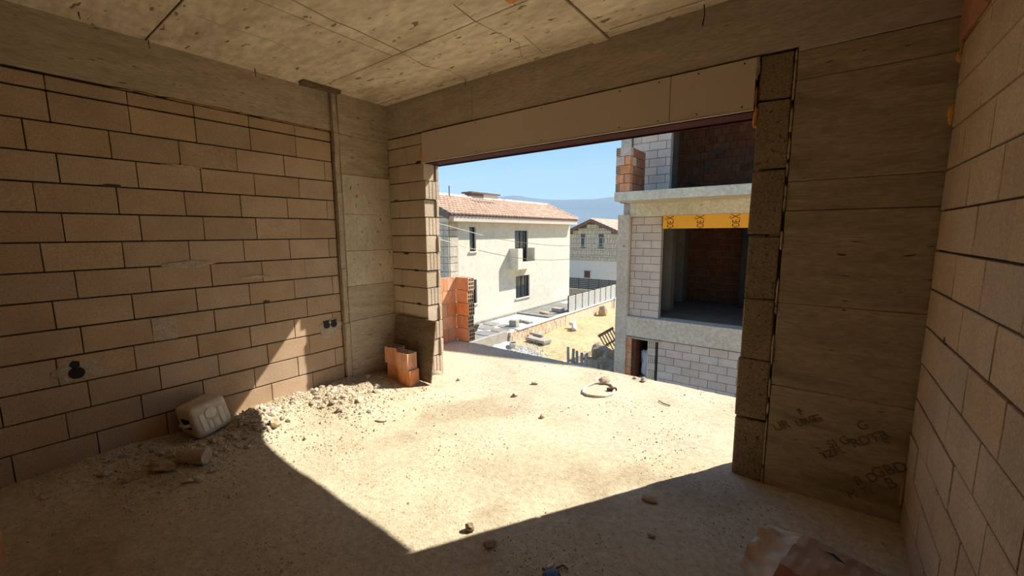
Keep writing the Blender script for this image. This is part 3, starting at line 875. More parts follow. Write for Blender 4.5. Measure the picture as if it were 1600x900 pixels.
def infill(x0, x1, z0, z1, y, first, m='block_pale', h=.2, L_=.405, th=.19, parent=None, name='block', shift=.2, hole=None):
    """courses of blocks as sub-parts of one wall part"""
    k = 0
    z = z0
    while z < z1 - .02:
        zt = min(z + h, z1)
        q = [x0]
        x = x0 + (first if k % 2 == 0 else first - shift if first - shift > .06 else first - shift + L_)
        while x < x1 - .05:
            q.append(x)
            x += L_
        q.append(x1)
        for a_, b_ in zip(q, q[1:]):
            if hole and hole[0] < (a_ + b_) / 2 < hole[1] and hole[2] < (z + zt) / 2 < hole[3]:
                continue
            piece(name, (a_ + .004, y, z + .005), (b_ - .004, y + th, zt - .005), m, parent, c=.006, variants=2)
        z = zt
        k += 1


def wall_part(name, a, b, m='clad_gap'):
    """recessed mortar core that carries the blocks; placed at the world origin of the house's empty"""
    o = MB().box(a, b).build(name, m, UH, (.1, -7.3, 3.75))
    return o


wp = wall_part('pier_infill', (.205, 7.45, -.515), (.99, 7.52, 2.09))
infill(.205, .99, -.512, 2.085, 7.42, .33, parent=wp)
wp = wall_part('upper_infill', (.20, 7.40, 2.70), (1.14, 7.47, 5.5))
infill(.20, 1.14, 2.70, 4.75, 7.36, .22, parent=wp)
wp = wall_part('basement_infill', (1.04, 7.37, -3.75), (7.4, 7.5, -1.06))
infill(1.04, 4.6, -3.06, -1.06, 7.34, .20, parent=wp)
part('basement_render', (1.04, 7.35, -3.75), (7.4, 7.5, -3.07), 'concrete_grey')
part('basement_render', (4.6, 7.35, -3.07), (7.4, 7.5, -1.06), 'concrete_grey')
part('right_wall', (3.9, 7.4, -.515), (7.4, 7.6, 2.09), 'block_pale')
part('side_shade', (.1, 7.62, -.5), (.12, 17.4, 5.5), 'room_dark')  # thin dark sheet inside the side wall, room shade put into its colour
part('ceiling_shade', (.1, 7.72, 2.44), (7.4, 17.4, 2.46), 'room_dark')  # dark sheet under the slab, painted as dim as the room
part('right_wall', (4.6, 7.4, 2.70), (7.4, 7.6, 5.5), 'block_pale')
# brick walls in the rooms behind
wp = wall_part('rear_brick_wall', (.12, 11.0, -.5), (4.3, 11.1, 2.45))
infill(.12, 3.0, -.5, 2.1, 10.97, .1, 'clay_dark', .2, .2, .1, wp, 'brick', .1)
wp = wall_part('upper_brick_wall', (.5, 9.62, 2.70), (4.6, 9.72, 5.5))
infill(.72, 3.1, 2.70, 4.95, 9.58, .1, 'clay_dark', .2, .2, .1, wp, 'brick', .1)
for x, z in ((1.42, 3.42), (1.02, 3.05), (1.68, 3.80)):
    part('wall_socket', (x, 9.56, z), (x + .17, 9.60, z + .16), 'wire')
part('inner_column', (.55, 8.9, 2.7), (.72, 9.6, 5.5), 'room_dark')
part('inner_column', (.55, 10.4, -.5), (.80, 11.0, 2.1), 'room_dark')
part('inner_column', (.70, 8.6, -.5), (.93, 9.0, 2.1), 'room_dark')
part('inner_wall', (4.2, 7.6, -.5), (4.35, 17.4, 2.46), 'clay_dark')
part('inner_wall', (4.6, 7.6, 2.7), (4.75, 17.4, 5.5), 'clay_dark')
part('door_shade_box', (2.40, 10.2, -.5), (2.95, 10.95, 2.1), 'black')  # solid black box, painted shade where the doorway is unlit
part('side_wall', (-.1, 7.62, -3.75), (.1, 17.6, 2.46), 'block_pale')
part('side_wall', (-.1, 7.6, 2.7), (.05, 17.6, 5.5), 'block_pale')
part('back_wall', (-.1, 17.4, -3.75), (7.5, 17.6, 5.5), 'block_pale')
part('far_side_wall', (7.4, 7.4, -3.75), (7.5, 17.6, 5.5), 'block_pale')
# pitched roof above (out of the frame; its gable shades the terrace edge)
px_, pz_ = 3.45, 7.23
rf = MB()
for sgn in (-1, 1):
    ex = px_ + sgn * 4.3
    ez = pz_ - 4.3 * .386
    rf.add([(px_, 6.86, pz_ - .14), (ex, 6.86, ez - .14), (ex, 17.8, ez - .14), (px_, 17.8, pz_ - .14), (px_, 6.86, pz_), (ex, 6.86, ez), (ex, 17.8, ez), (px_, 17.8, pz_)],
           [(0, 3, 2, 1), (4, 5, 6, 7), (0, 1, 5, 4), (1, 2, 6, 5), (2, 3, 7, 6), (3, 0, 4, 7)])
rf.build('gable_roof', 'tile', UH, (.1, -7.3, 3.75))
MB().prism([(-.1, 0), (7.4, 0), (7.4, .05), (3.45, 1.45), (-.1, .1)], 0, .2).build('gable_wall', 'block_pale', UH, (.1, .1, 9.45), (math.pi / 2, 0, 0))
# red brick corner on the balcony
wp = wall_part('balcony_brick_corner', (.30, 6.28, 2.62), (.56, 6.4, 3.60), 'mortar_pale')
for k in range(5):
    z = 2.63 + k * .2
    if k % 2 == 0:
        link('brick', hollow_brick_mesh(.09, .19, .17, 3, 4, .008), None, wp, (.305, 6.35, z + .095), (math.pi / 2, 0, 0))
        if k < 4:
            piece('brick', (.36, 6.18, z), (.60, 6.36, z + .19), 'clay', wp)
        else:
            piece('brick', (.36, 6.18, z), (.60, 6.36, z + .19), 'clay_pale', wp)
    else:
        piece('brick', (.26, 6.18, z), (.455, 6.36, z + .19), 'clay_pale' if k == 3 else 'clay', wp)
        piece('brick', (.47, 6.18, z), (.60, 6.36, z + .19), 'clay', wp)
    for i in range(4):
        piece('brick', (.485, 6.375 + i * .2, z), (.60, 6.565 + i * .2, z + .19), 'clay_pale' if (k == 3 and i == 0) else 'clay_inner', wp)
# orange sheet over the opening, with its lettering
sh = part('orange_sheet', (1.035, 7.325, 1.785), (4.2, 7.36, 2.10), 'orange', c=.003)
def glyph(ch, x0, x1, z0, z1, cut=None):
    """a letter lying on its side (its top to the left), fitted between x0..x1 and z0..z1 at the world"""
    me = text_mesh(ch, 1.0, .0)
    bm = bmesh.new()
    bm.from_mesh(me)
    xs = [q.co.x for q in bm.verts]
    ys = [q.co.y for q in bm.verts]
    for q in bm.verts:
        u, v = (q.co.x - min(xs)) / (max(xs) - min(xs)), (q.co.y - min(ys)) / (max(ys) - min(ys))
        q.co = Vector((x1 - v * (x1 - x0) + .1, .0225, z0 + u * (z1 - z0) + 3.75))
    if cut:
        bmesh.ops.bisect_plane(bm, geom=bm.verts[:] + bm.edges[:] + bm.faces[:], plane_co=(0, 0, cut + 3.75), plane_no=(0, 0, -1), clear_outer=True)
    bm.to_mesh(me)
    bm.free()
    me.materials.clear()
    link('lettering', me, 'print', sh)


for x in (1.13, 1.815, 2.555, 3.29):
    glyph('O', x + .01, x + .16, 1.70, 1.802, 1.789)
    glyph('D', x + .01, x + .16, 1.818, 1.892)
    glyph('E', x + .01, x + .16, 1.905, 1.972)
    glyph('X', x - .015, x + .165, 1.985, 2.095)
    glyph('I', x - .05, x - .02, 2.00, 2.012)
    glyph('I', x - .05, x - .02, 2.03, 2.042)
# basement doorway: brick jamb, hollow block stack, grey rough wall behind
wp = wall_part('door_jamb', (.20, 7.36, -3.75), (.36, 7.5, -1.1), 'mortar_pale')
for k in range(13):
    piece('brick', (.205, 7.34, -3.7 + k * .2), (.335, 7.5, -3.51 + k * .2), 'clay', wp)
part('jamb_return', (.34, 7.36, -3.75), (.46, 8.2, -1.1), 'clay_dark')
part('lintel_plank', (.2, 7.28, -1.10), (1.08, 7.42, -1.055), 'wood_grey')
part('rough_inner_wall', (.4, 9.2, -3.75), (2.6, 9.4, -1.0), 'concrete_grey')
for k in range(13):
    z = -3.7 + k * .2
    q = MB()
    if k % 2:
        q.box((.76, 7.40, z), (.955, 7.6, z + .19))
    else:
        for i in range(4):
            q.box((.76 + i * .05, 7.39, z), (.797 + i * .05, 7.6, z + .19))
    q.build('hollow_block', 'concrete_grey', UH, (.1, -7.3, 3.75))
o = MB().lump((0, 0, .5), (.16, .14, .40), 3, .6).build('rubbish_bag', 'tarp', None, (.64, 7.72, -2.05), smooth=True)
o.location.z = -2.34
tag(o, 'pale blue plastic rubbish bag inside the basement doorway of the unfinished house', 'bag')
pl_ = MB().box((.47, 7.5, -2.5), (1.1, 8.9, -2.22)).build('basement_step', 'concrete_grey', UH, (.1, -7.3, 3.75))

# ------------------------------------------------------------------ ground, yard, retaining wall
def gz(x, y):
    q = Vector((x * .5, y * .5, 0))
    return -3.75 + .07 * noise.noise(q) + .03 * noise.noise(q * 4) + .015 * noise.noise(q * 9)


struct(grid(-7.6, 9.0, 2.5, 36, .3, gz).build('ground', 'dirt', smooth=True))
struct(MB().box((-400, -60, -6.2), (400, 600, -6.0)).build('ground_far', 'dirt'))
yard = struct(MB().box((-10.2, 4, -4.2), (-7.62, 30, -3.09)).build('paving_yard', 'grout'))
pav = []
Y = 9.3
row = 0
while Y < 13.6:
    h = R.uniform(.80, .95)
    xs = [-9.95, -8.9 + (.25 if row % 2 else -.1), -7.7]
    for a_, b_ in zip(xs, xs[1:]):
        if b_ - a_ < .3:
            continue
        n_ = 14
        pts = []
        for i in range(n_):
            t = 2 * math.pi * i / n_
            cx_, sy_ = math.cos(t), math.sin(t)
            sq = .6
            px2 = math.copysign(abs(cx_) ** sq, cx_) * ((b_ - a_) / 2 - .055)
            py2 = math.copysign(abs(sy_) ** sq, sy_) * (h / 2 - .055)
            pts.append(((a_ + b_) / 2 + px2 + .05 * math.sin(2 * t + row), Y + h / 2 + py2 + .28 * px2 ** 2 - .06))
        MB().prism(pts, -3.1, -3.06 + R.uniform(0, .008)).build('paving_stone', 'paving', yard)
    Y += h
    row += 1
MB().box((-10.1, 16.3, -3.09), (-7.62, 16.55, -3.0)).build('kerb', 'paving', yard)
for i in range(9):
    for k in range(5):
        piece('paving_stone', (-10.1 + k * .49, 16.62 + i * .5, -3.1), (-9.64 + k * .49, 17.08 + i * .5, -3.055), 'paving', yard, c=.01)
MB().box((-10.14, 9, -3.09), (-9.98, 23, -2.98)).build('kerb', 'paving', yard)

struct(grid(-7.66, -6.7, 6, 12.25, .12, lambda x, y: -3.78 + .34 * max(0, (-7.05 - x) / .6) + .05 * noise.noise(Vector((x * 3, y * 3, 2))) + .03 * noise.noise(Vector((x * 9, y * 9, 2)))).build('gravel_bank', 'gravel', smooth=True))
MB().cbox((-7.74, 8.5, -3.12), (-7.60, 12.2, -2.99), .01).build('kerb', 'kerb', yard)
MB().cbox((-7.62, 8.5, -4.0), (-7.59, 12.2, -3.12), .005).build('yard_edge', 'kerb', yard)
rw = empty('retaining_wall', (-7.6, 12.3, -3.75))
tag(rw, 'low retaining wall of pinkish stone blocks with white coping beside the dirt road', 'wall')
core = MB().box((-.02, .02, -.3), (.06, 13.5, .66)).build('core', 'mortar_pale', rw)
y = .0
k = 0
for course in range(3):
    y = 0 if course != 1 else -.0
    first = True
    while y < 5.3:
        L_ = R.uniform(.34, .5) * (.5 if first and course == 1 else 1)
        first = False
        piece('stone', (.02, y + .006, course * .225 + .004 - .02), (.10 + R.uniform(-.008, .008), min(y + L_, 5.4) - .006, course * .225 + .217), 'retaining', rw, c=.015, j=.006)
        y += L_
MB().cbox((.0, 5.45, -.3), (.10, 13.4, .66), .01).build('rendered_length', 'retaining', rw)
MB().cbox((-.1, .6, .66), (.15, 13.5, .72), .01).build('coping', 'coping', rw)
MB().cbox((-.35, -.05, -.05), (.1, .16, .40), .01).build('end_block', 'kerb', rw)

# fence of white slats between dark posts on the wall
wf = empty('white_slat_fence', (-7.6, 18.2, -3.03))
tag(wf, 'garden fence of white horizontal slats between dark posts on the retaining wall', 'fence')
sm = MB().box((-.012, .03, 0), (.012, .855, .045)).mesh('slat')
sm.materials.append(M['slat_white'])
gap_shade = MB().box((-.012, .03, 0), (.012, .855, .046)).mesh('slat')  # dark strip painted as the shaded gap between two white slats
gap_shade.materials.append(M['slat_dark'])
pm = MB().box((-.035, -.03, 0), (.035, .03, 1.02)).mesh('post')
pm.materials.append(M['slat_dark'])
for i in range(9):
    link('post', pm, None, wf, (0, i * .885, 0))
    for k in range(10):
        if i < 8:
            link('slat', sm, None, wf, (.01, i * .885, .06 + k * .093))
            link('slat', gap_shade, None, wf, (-.012, i * .885, .106 + k * .093))  # not a real slat: dark strip standing in for the gap's shade
# dark fence further back, on a low beige wall
df = empty('dark_slat_fence', (-16.6, 32.6, -4.0))
tag(df, 'dark grey slat fence on a low beige wall before the stone clad house', 'fence')
MB().box((0, 0, -2), (6.5, .2, .22)).build('low_wall', 'mortar_pale', df)
for i in range(7):
    MB().box((i * 1.05 - .03, .06, .22), (i * 1.05 + .03, .14, 1.33)).build('post', 'slat_dark', df)
    if i < 6:
        for k in range(6):
            MB().box((i * 1.05 + .03, .08, .27 + k * .175), (i * 1.05 + 1.02, .11, .42 + k * .175)).build('slat', 'slat_dark', df)

# ------------------------------------------------------------------ things on the dirt and the yard
GK = 'concrete kerb blocks on the dirt'
for i, (x, y, z, rz, lab) in enumerate(((-6.95, 13.55, -3.73, -.15, 'concrete kerb block at the near end of the pair on the dirt'), (-6.35, 13.47, -3.73, -.15, 'concrete kerb block at the far end of the pair on the dirt'), (-7.0, 13.85, -3.48, -.2, 'grey concrete kerb lying on top of the kerb blocks'))):
    q = MB()
    if i < 2:
        q.cbox((-.29, -.28, .10), (.29, .28, .25), .012)
        q.cbox((-.29, -.24, 0), (-.17, .24, .11), .008)
        q.cbox((.14, -.24, 0), (.26, .24, .11), .008)
    else:
        q.cbox((-.45, -.07, 0), (.45, .07, .12), .012)
    tag(q.build('kerb_block', 'kerb', None, (x, y, z), (0, 0, rz)), lab, 'kerb', GK)
bk = empty('bucket', (-7.12, 12.0, gz(-7.12, 12.0)))
tag(bk, 'round pale bucket with dark inside on white gravel at the wall end', 'bucket')
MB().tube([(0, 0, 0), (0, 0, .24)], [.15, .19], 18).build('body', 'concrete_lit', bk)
MB().tube([(.185 * math.cos(t), .185 * math.sin(t), .245) for t in [i * math.pi / 10 for i in range(20)]], .02, 6, closed=True).build('rim', 'white', bk)
MB().tube([(0, 0, .242), (0, 0, .246)], .17, 18).build('inside_shade', 'black', bk)  # black disc across the top, painted shade of the bucket's hollow
gv = MB()
for _ in range(900):
    x, y = R.gauss(-6.5, .45), R.gauss(11.5, .6)
    if -7.5 < x < -5.2:
        r = R.uniform(.03, .07)
        gv.lump((x, y, gz(x, y) + .01), (r, r, r * .6))
gv = gv.build('gravel_spill', 'gravel')
tag(gv, 'spill of white gravel at the end of the retaining wall', 'gravel', kind='stuff')
tb = empty('rubble_tub', (-9.15, 11.35, -3.05), .3)
tag(tb, 'dark builders tub heaped with rubble on the paving next to the brick parapet', 'tub')
MB().add([(-.2, -.18, 0), (.2, -.18, 0), (.2, .18, 0), (-.2, .18, 0), (-.3, -.26, .3), (.3, -.26, .3), (.3, .26, .3), (-.3, .26, .3)], [(0, 3, 2, 1), (4, 5, 6, 7), (0, 1, 5, 4), (1, 2, 6, 5), (2, 3, 7, 6), (3, 0, 4, 7)]).build('tub', 'black', tb)
for i in range(9):
    MB().lump((R.uniform(-.2, .2), R.uniform(-.17, .17), .34 + R.uniform(-.02, .06)), (.10, .09, .07), 1, .4).build('rubble_piece', R.choice(('concrete_grey', 'slat_dark', 'gravel')), tb)
rock('stone', -8.9, 14.3, (.16, .13, .10), 'dark stone on the pale yard near the house wall', 'stone', 'paving', z=-3.09)
rock('stone', -8.45, 14.45, (.14, .12, .10), 'dark stone on the pale yard toward the retaining wall', 'stone', 'paving', z=-3.09)
o = MB().cbox((-.2, -.2, 0), (.2, .2, .36), .01).build('concrete_block', 'kerb', None, (-8.15, 13.5, -3.09), (0, 0, .2))
tag(o, 'grey concrete block standing upright on the yard by the wall end', 'block')
o = MB().cbox((-.3, -.14, 0), (.3, .14, .12), .01).build('concrete_block', 'kerb', None, (-8.05, 14.6, -3.09), (0, 0, -.3))
tag(o, 'flat grey concrete block lying on the pale yard behind the upright one', 'block')
o = MB().cbox((-.35, -.2, 0), (.35, .2, .22), .01).build('paver_stack', 'kerb', None, (-8.3, 18.2, -3.06), (0, 0, -.1))
tag(o, 'grey stack of pavers on the yard at the start of the white fence', 'pavers')
o = MB().lump((0, 0, 0), (.45, .2, .10), 2, .5).build('soil_patch', 'stone', None, (-8.6, 17.2, -3.03), (0, 0, -.4))
tag(o, 'small brown soil mound on the grey paving', 'soil')
ws = MB().lump((0, 0, .16), (.16, .32, .22), 3, .55)
ws.lump((-.1, .35, .30), (.22, .12, .12), 2, .5)
o = ws.build('torn_sack', 'white_sack', None, (-6.6, 17.1, gz(-6.6, 17.1) - .02), (0, 0, .5), smooth=True)
tag(o, 'torn white sack slumped on the yellow dirt by the retaining wall', 'sack')
o = MB().lump((0, 0, .22), (.3, .25, .42), 3, .4).build('sand_sack', 'sack', None, (-7.1, 22.0, gz(-7.1, 22) - .02), smooth=True)
tag(o, 'upright tan sack against the rendered wall below the white fence', 'sack')
o = MB().tube([(-7.40, 24.6, gz(-7.4, 24.6)), (-7.42, 24.6, -3.4), (-7.4, 24.62, -3.0), (-7.36, 24.5, -2.95)], .03, 6).build('standpipe', 'metal')
tag(o, 'thin dark standpipe bent at its top against the rendered wall', 'pipe')

# fenced heap beside the unfinished house
o = MB().lump((0, 0, .2), (.72, .8, .72), 4, .5).build('covered_mound', 'sack', None, (-2.1, 11.7, gz(-2.1, 11.7) - .1), (0, 0, .3), smooth=True)
tag(o, 'mound of grey sacking beside the corner of the unfinished house', 'mound')
o = MB().lump((0, 0, .25), (.5, .45, .5), 4, .5).build('covered_mound', 'sack', None, (-3.0, 12.95, gz(-3.0, 12.95) - .1), (0, 0, .8), smooth=True)
tag(o, 'smaller sack covered mound behind the white pickets', 'mound')
o = MB().lump((0, 0, .5), (.30, .28, .7), 3, .25).build('filled_sack', 'sack', None, (-1.9, 13.3, gz(-1.9, 13.3)), smooth=True)
tag(o, 'upright filled sack between the tilted pallet and the house column', 'sack')
pt = empty('pallet', (-2.76, 14.0, -3.70))
pt.scale = (.62, .8, .70)
tag(pt, 'brown wooden pallet tilted up behind the sack mounds', 'pallet')
pt.rotation_euler = (math.radians(-8), math.radians(-35), math.radians(4))
for i in range(6):
    MB().cbox((-.62 + i * .23, -.02, .0), (-.53 + i * .23, .02, 1.55), .004).build('slat', 'wood', pt)
MB().cbox((-.68, -.04, 1.45), (.70, .04, 1.62), .006).build('rail', 'wood', pt)
MB().cbox((-.66, .02, .75), (.68, .06, .87), .006).build('rail', 'wood', pt)
MB().cbox((-.66, -.04, .0), (.68, .04, .15), .006).build('rail', 'wood', pt)
pf = empty('picket_fence', (-3.5, 10.85, gz(-3.5, 10.85)))
tag(pf, 'short run of weathered grey pickets in front of the sack mounds', 'fence')
for i in range(8):
    x = i * .23
    y = -.30 * i * .23
    MB().cbox((x - .05, y - .015, -.1), (x + .06, y + .015, .98 - .04 * i + R.uniform(-.05, .05)), .006).build('picket', 'wood_grey', pf, (0, 0, 0), (0, R.uniform(-.06, .06), 0))
MB().add([(0, .03, .35), (1.95, -.55, .1), (1.95, -.52, .1), (0, .06, .35), (0, .03, .45), (1.95, -.55, .2), (1.95, -.52, .2), (0, .06, .45)], [(0, 3, 2, 1), (4, 5, 6, 7), (0, 1, 5, 4), (1, 2, 6, 5), (2, 3, 7, 6), (3, 0, 4, 7)]).build('rail', 'wood_grey', pf)
o = MB().cbox((-.04, 0, -.1), (.04, 3.2, .14), .01).build('timber_beam', 'wood_grey', None, (-3.75, 11.6, gz(-3.75, 11.6) + .25), (0, 0, -.08))
o.location.z = gz(-3.75, 13) + .1
tag(o, 'long grey timber lying on the dirt behind the pickets', 'timber')

# ------------------------------------------------------------------ rendered villa with the tiled roof
VX, VY0, VY1, VG = -10.14, 10.92, 22.88, -3.1
VL = empty('villa', (VX, VY0, VG))
tag(VL, 'cream rendered two storey villa with clay tile roof across the dirt road', 'house')
ORG = (VX, VY0, VG)


def vpart(name, a, b, m, parent=VL, c=0.0):
    A, B_ = [a[i] - ORG[i] for i in range(3)], [b[i] - ORG[i] for i in range(3)]
    q = MB()
    q.cbox(A, B_, c) if c else q.box(A, B_)
    return q.build(name, m, parent)


W_ = {'w1': (12.40, 12.88, .78, 2.02), 'w2': (16.28, 17.62, -.05, 1.84), 'w3': (16.36, 17.80, -2.18, -.86), 'w4': (12.38, 12.90, -1.95, -.70)}
# front wall with openings: cut into strips around the windows
ys = sorted({VY0, VY1} | {q for v in W_.values() for q in v[:2]})
fwall = MB()
for ya, yb in zip(ys, ys[1:]):
    op = sorted((v[2], v[3]) for v in W_.values() if v[0] <= ya + .001 and v[1] >= yb - .001)
    z = VG
    for z0, z1 in op:
        if z0 > z:
            fwall.box((-.22, ya - VY0, z - VG), (0, yb - VY0, z0 - VG))
        z = z1
    fwall.box((-.22, ya - VY0, z - VG), (0, yb - VY0, 2.5 - VG))
fwall.build('front_wall', 'render', VL)
vpart('end_wall', (-14.5, VY0, VG), (VX - .22, VY0 + .2, 2.5), 'render_grey')
vpart('far_end_wall', (-14.5, VY1 - .2, VG), (VX - .22, VY1, 2.5), 'render_grey')
vpart('rear_wall', (-14.5, VY0, VG), (-14.3, VY1, 2.5), 'render_grey')
for k, (ya, yb, z0, z1) in W_.items():
    wi = MB()
    t = .06
    x = -.16
    wi.box((x, ya - VY0, z0 - VG), (x + .06, ya - VY0 + t, z1 - VG)).box((x, yb - VY0 - t, z0 - VG), (x + .06, yb - VY0, z1 - VG))
    wi.box((x, ya - VY0, z0 - VG), (x + .06, yb - VY0, z0 - VG + t)).box((x, ya - VY0, z1 - VG - t), (x + .06, yb - VY0, z1 - VG))
    if yb - ya > 1:
        wi.box((x, (ya + yb) / 2 - .04 - VY0, z0 - VG), (x + .06, (ya + yb) / 2 + .04 - VY0, z1 - VG))
        wi.box((x, yb - VY0 - .34, z0 - VG), (x + .06, yb - VY0 - .28, z1 - VG))
    f = wi.build('window', 'frame', VL)
    ga = MB().box((-.15, ya - VY0 + .03, z0 - VG + .03), (-.13, yb - VY0 - .03, z1 - VG - .03)).build('pane', 'glass', f)
    if k != 'w2':
        vpart('window_sill', (VX - .1, ya - .08, z0 - .07), (VX + .08, yb + .08, z0), 'render_grey')
    vpart('room_shade', (VX - 1.2, ya - .2, z0 - .1), (VX - .9, yb + .2, z1 + .1), 'black')  # black panel stands in for the dark room behind the glass
# balcony
vpart('balcony_slab', (VX, 15.75, -.38), (VX + .62, 17.62, -.12), 'render')
vpart('balcony_front', (VX + .52, 16.2, -.12), (VX + .62, 17.45, .05), 'render')
for a_, b_ in (((VX, 15.75, -.12), (VX + .50, 15.87, .82)), ((VX + .50, 15.75, -.12), (VX + .62, 16.2, .82)), ((VX, 17.50, -.12), (VX + .50, 17.62, .82)), ((VX + .50, 17.45, -.12), (VX + .62, 17.62, .82))):
    vpart('balcony_parapet', a_, b_, 'render')
vpart('railing', (VX + .56, 16.2, .05), (VX + .60, 17.45, .09), 'frame')
# stone clad corner pilaster
cl = vpart('stone_cladding', (VX - .6, VY0 - .04, VG), (VX + .03, VY0 + .56, 2.2), 'clad_gap')
z = VG
k = 0
while z < 2.2:
    h = R.choice((.3, .42, .5))
    h = min(h, 2.2 - z)
    s_ = R.choice((.2, .34, .56))
    for a_, b_ in ((0, s_), (s_, .56)):
        if b_ - a_ > .05:
            q = MB().box((.63, a_ + .02, z - VG + .015), (.665, b_ + .03, z + h - VG - .015)).build('stone', 'clad', cl, (-.6, 0, 0))
    MB().box((0, -.075, z - VG + .015), (.3, -.04, z + h - VG - .015)).build('stone', 'clad', cl, (-.6, 0, 0))
    MB().box((.33, -.075, z - VG + .015), (.665, -.04, z + h - VG - .015)).build('stone', 'clad', cl, (-.6, 0, 0))
    z += h
    k += 1
# roof
EX, EZ, RX, RZ = -9.66, 2.60, -12.3, 3.74
RY0, RY1 = 10.55, 23.15
vpart('fascia', (EX - .14, RY0 + .3, 2.27), (EX - .02, RY1 - .05, 2.555), 'fascia')
vpart('soffit', (-14.7, RY0 + .1, 2.48), (EX - .08, RY1 - .1, 2.52), 'fascia')


def slope_deck(name, EX, EZ, RX, RZ, y0, y1, th, m, parent, org):
    q = MB()
    v = [(EX, y0, EZ), (EX, y1, EZ), (RX, y1, RZ), (RX, y0, RZ)]
    v = [(x - org[0], y - org[1], z - org[2]) for x, y, z in v]
    q.add(v + [(x, y, z - th) for x, y, z in v], [(0, 1, 2, 3), (7, 6, 5, 4), (0, 4, 5, 1), (1, 5, 6, 2), (2, 6, 7, 3), (3, 7, 4, 0)])
    return q.build(name, m, parent)


slope_deck('roof_deck', EX, EZ - .02, RX, RZ - .02, RY0, RY1, .05, 'brown', VL, ORG)
MB().add([(EX - .02 - ORG[0], RY0 - .02 - ORG[1], EZ - .28 - ORG[2]), (RX - ORG[0], RY0 - .02 - ORG[1], RZ - .28 - ORG[2]), (RX - ORG[0], RY0 - .02 - ORG[1], RZ - ORG[2]), (EX - .02 - ORG[0], RY0 - .02 - ORG[1], EZ - ORG[2]), (EX - .02 - ORG[0], RY0 + .03 - ORG[1], EZ - .28 - ORG[2]), (RX - ORG[0], RY0 + .03 - ORG[1], RZ - .28 - ORG[2]), (RX - ORG[0], RY0 + .03 - ORG[1], RZ - ORG[2]), (EX - .02 - ORG[0], RY0 + .03 - ORG[1], EZ - ORG[2])], [(0, 1, 2, 3), (7, 6, 5, 4), (0, 4, 5, 1), (1, 5, 6, 2), (2, 6, 7, 3), (3, 7, 4, 0)]).build('verge_board', 'brown', VL)
slope_deck('roof_deck', 2 * RX - EX, EZ - .03, RX, RZ - .03, RY0, RY1, .10, 'brown', VL, ORG)
gw = MB()
for yy in (VY0, VY1 - .2):
    gw.add([(-10.2, yy, 2.45), (-14.4, yy, 2.45), (RX, yy, RZ - .2), (-10.2, yy + .2, 2.45), (-14.4, yy + .2, 2.45), (RX, yy + .2, RZ - .2)], [(0, 1, 2), (5, 4, 3), (0, 3, 4, 1), (1, 4, 5, 2), (2, 5, 3, 0)])
gw.build('gable_wall', 'render_grey', VL, [-q for q in ORG])


def tiles(EX, EZ, RX, RZ, y0, y1, rows_, wt, sgn=1):
    m = MB()
    n = int((y1 - y0) / wt)
    d = Vector((RX - EX, 0, RZ - EZ))
    L_ = d.length
    d.normalize()
    nr = Vector((-d.z, 0, d.x)) * (1 if d.x < 0 else -1)
    nr = Vector((abs(nr.x) if d.x < 0 else -abs(nr.x), 0, abs(nr.z)))
    for i in range(n):
        yc = y0 + (i + .5) * (y1 - y0) / n
        for k in range(rows_):
            t0, t1 = L_ * k / rows_ - .03, L_ * (k + 1) / rows_
            vs = []
            for t, lift, r in ((t0, .05, wt * .40), (t1, .012, wt * .33)):
                for a_ in range(5):
                    an = math.pi * a_ / 4
                    p_ = Vector((EX, yc, EZ)) + d * t + Vector((0, 1, 0)) * math.cos(an) * r + nr * (math.sin(an) * r * .75 + lift - .02)
                    vs.append(tuple(p_))
            m.add(vs, [(a_, a_ + 1, a_ + 6, a_ + 5) for a_ in range(4)] + [(4, 3, 2, 1, 0)])
    return m


tl = tiles(EX + .04, EZ, RX, RZ, RY0, RY1, 9, .26).build('roof_tiles', 'tile', VL, [-q for q in ORG])
tl['kind'] = 'stuff'
tl = tiles(2 * RX - EX, EZ, RX, RZ, RY0, RY1, 5, .5).build('rear_roof_tiles', 'tile', VL, [-q for q in ORG])
tl['kind'] = 'stuff'
for i in range(32):
    y = RY0 + i * (RY1 - RY0) / 32
    MB().tube([(RX - ORG[0], y - ORG[1], RZ - ORG[2] - .02), (RX - ORG[0], y + .41 - ORG[1], RZ - ORG[2] + .02)], [.10, .125], 8).build('ridge_tile', 'ridge' if i % 3 else 'tile', VL)
for i in range(7):
    t = i / 7
    a_ = Vector((EX, RY1, EZ)).lerp(Vector((RX, RY1, RZ)), t) - Vector(ORG)
    b_ = Vector((EX, RY1, EZ)).lerp(Vector((RX, RY1, RZ)), t + 1 / 7) - Vector(ORG)
    MB().tube([a_ + Vector((0, 0, .06)), b_ + Vector((0, 0, .04))], [.12, .09], 8).build('verge_tile', 'tile', VL)
ch = vpart('chimney', (RX - .5, 14.9, 3.5), (RX + .1, 17.3, 4.02), 'render_grey')
MB().box((RX - .6 - ORG[0], 14.75 - ORG[1], 4.02 - ORG[2]), (RX + .2 - ORG[0], 17.45 - ORG[1], 4.10 - ORG[2])).build('chimney_cap', 'brown', ch)
MB().box((RX - .4 - ORG[0], 14.86 - ORG[1], 3.5 - ORG[2]), (RX + .12 - ORG[0], 15.9 - ORG[1], 4.02 - ORG[2])).build('chimney_vent', 'brown', ch)
slope_deck('roof_hatch', -11.35, 3.43, -11.6, 3.54, 14.2, 16.0, .10, 'brown', VL, ORG)
MB().tube([(-12.0 - ORG[0], 12.88 - ORG[1], 3.4 - ORG[2]), (-12.0 - ORG[0], 12.88 - ORG[1], 4.24 - ORG[2])], .03, 6).build('antenna_pole', 'metal', VL)

# ------------------------------------------------------------------ far stone clad house
FY = 38.0
FH = empty('stone_house', (-15.72, FY, -5.0))
tag(FH, 'stone clad gabled house with brown verge boards beyond the dark fence', 'house')


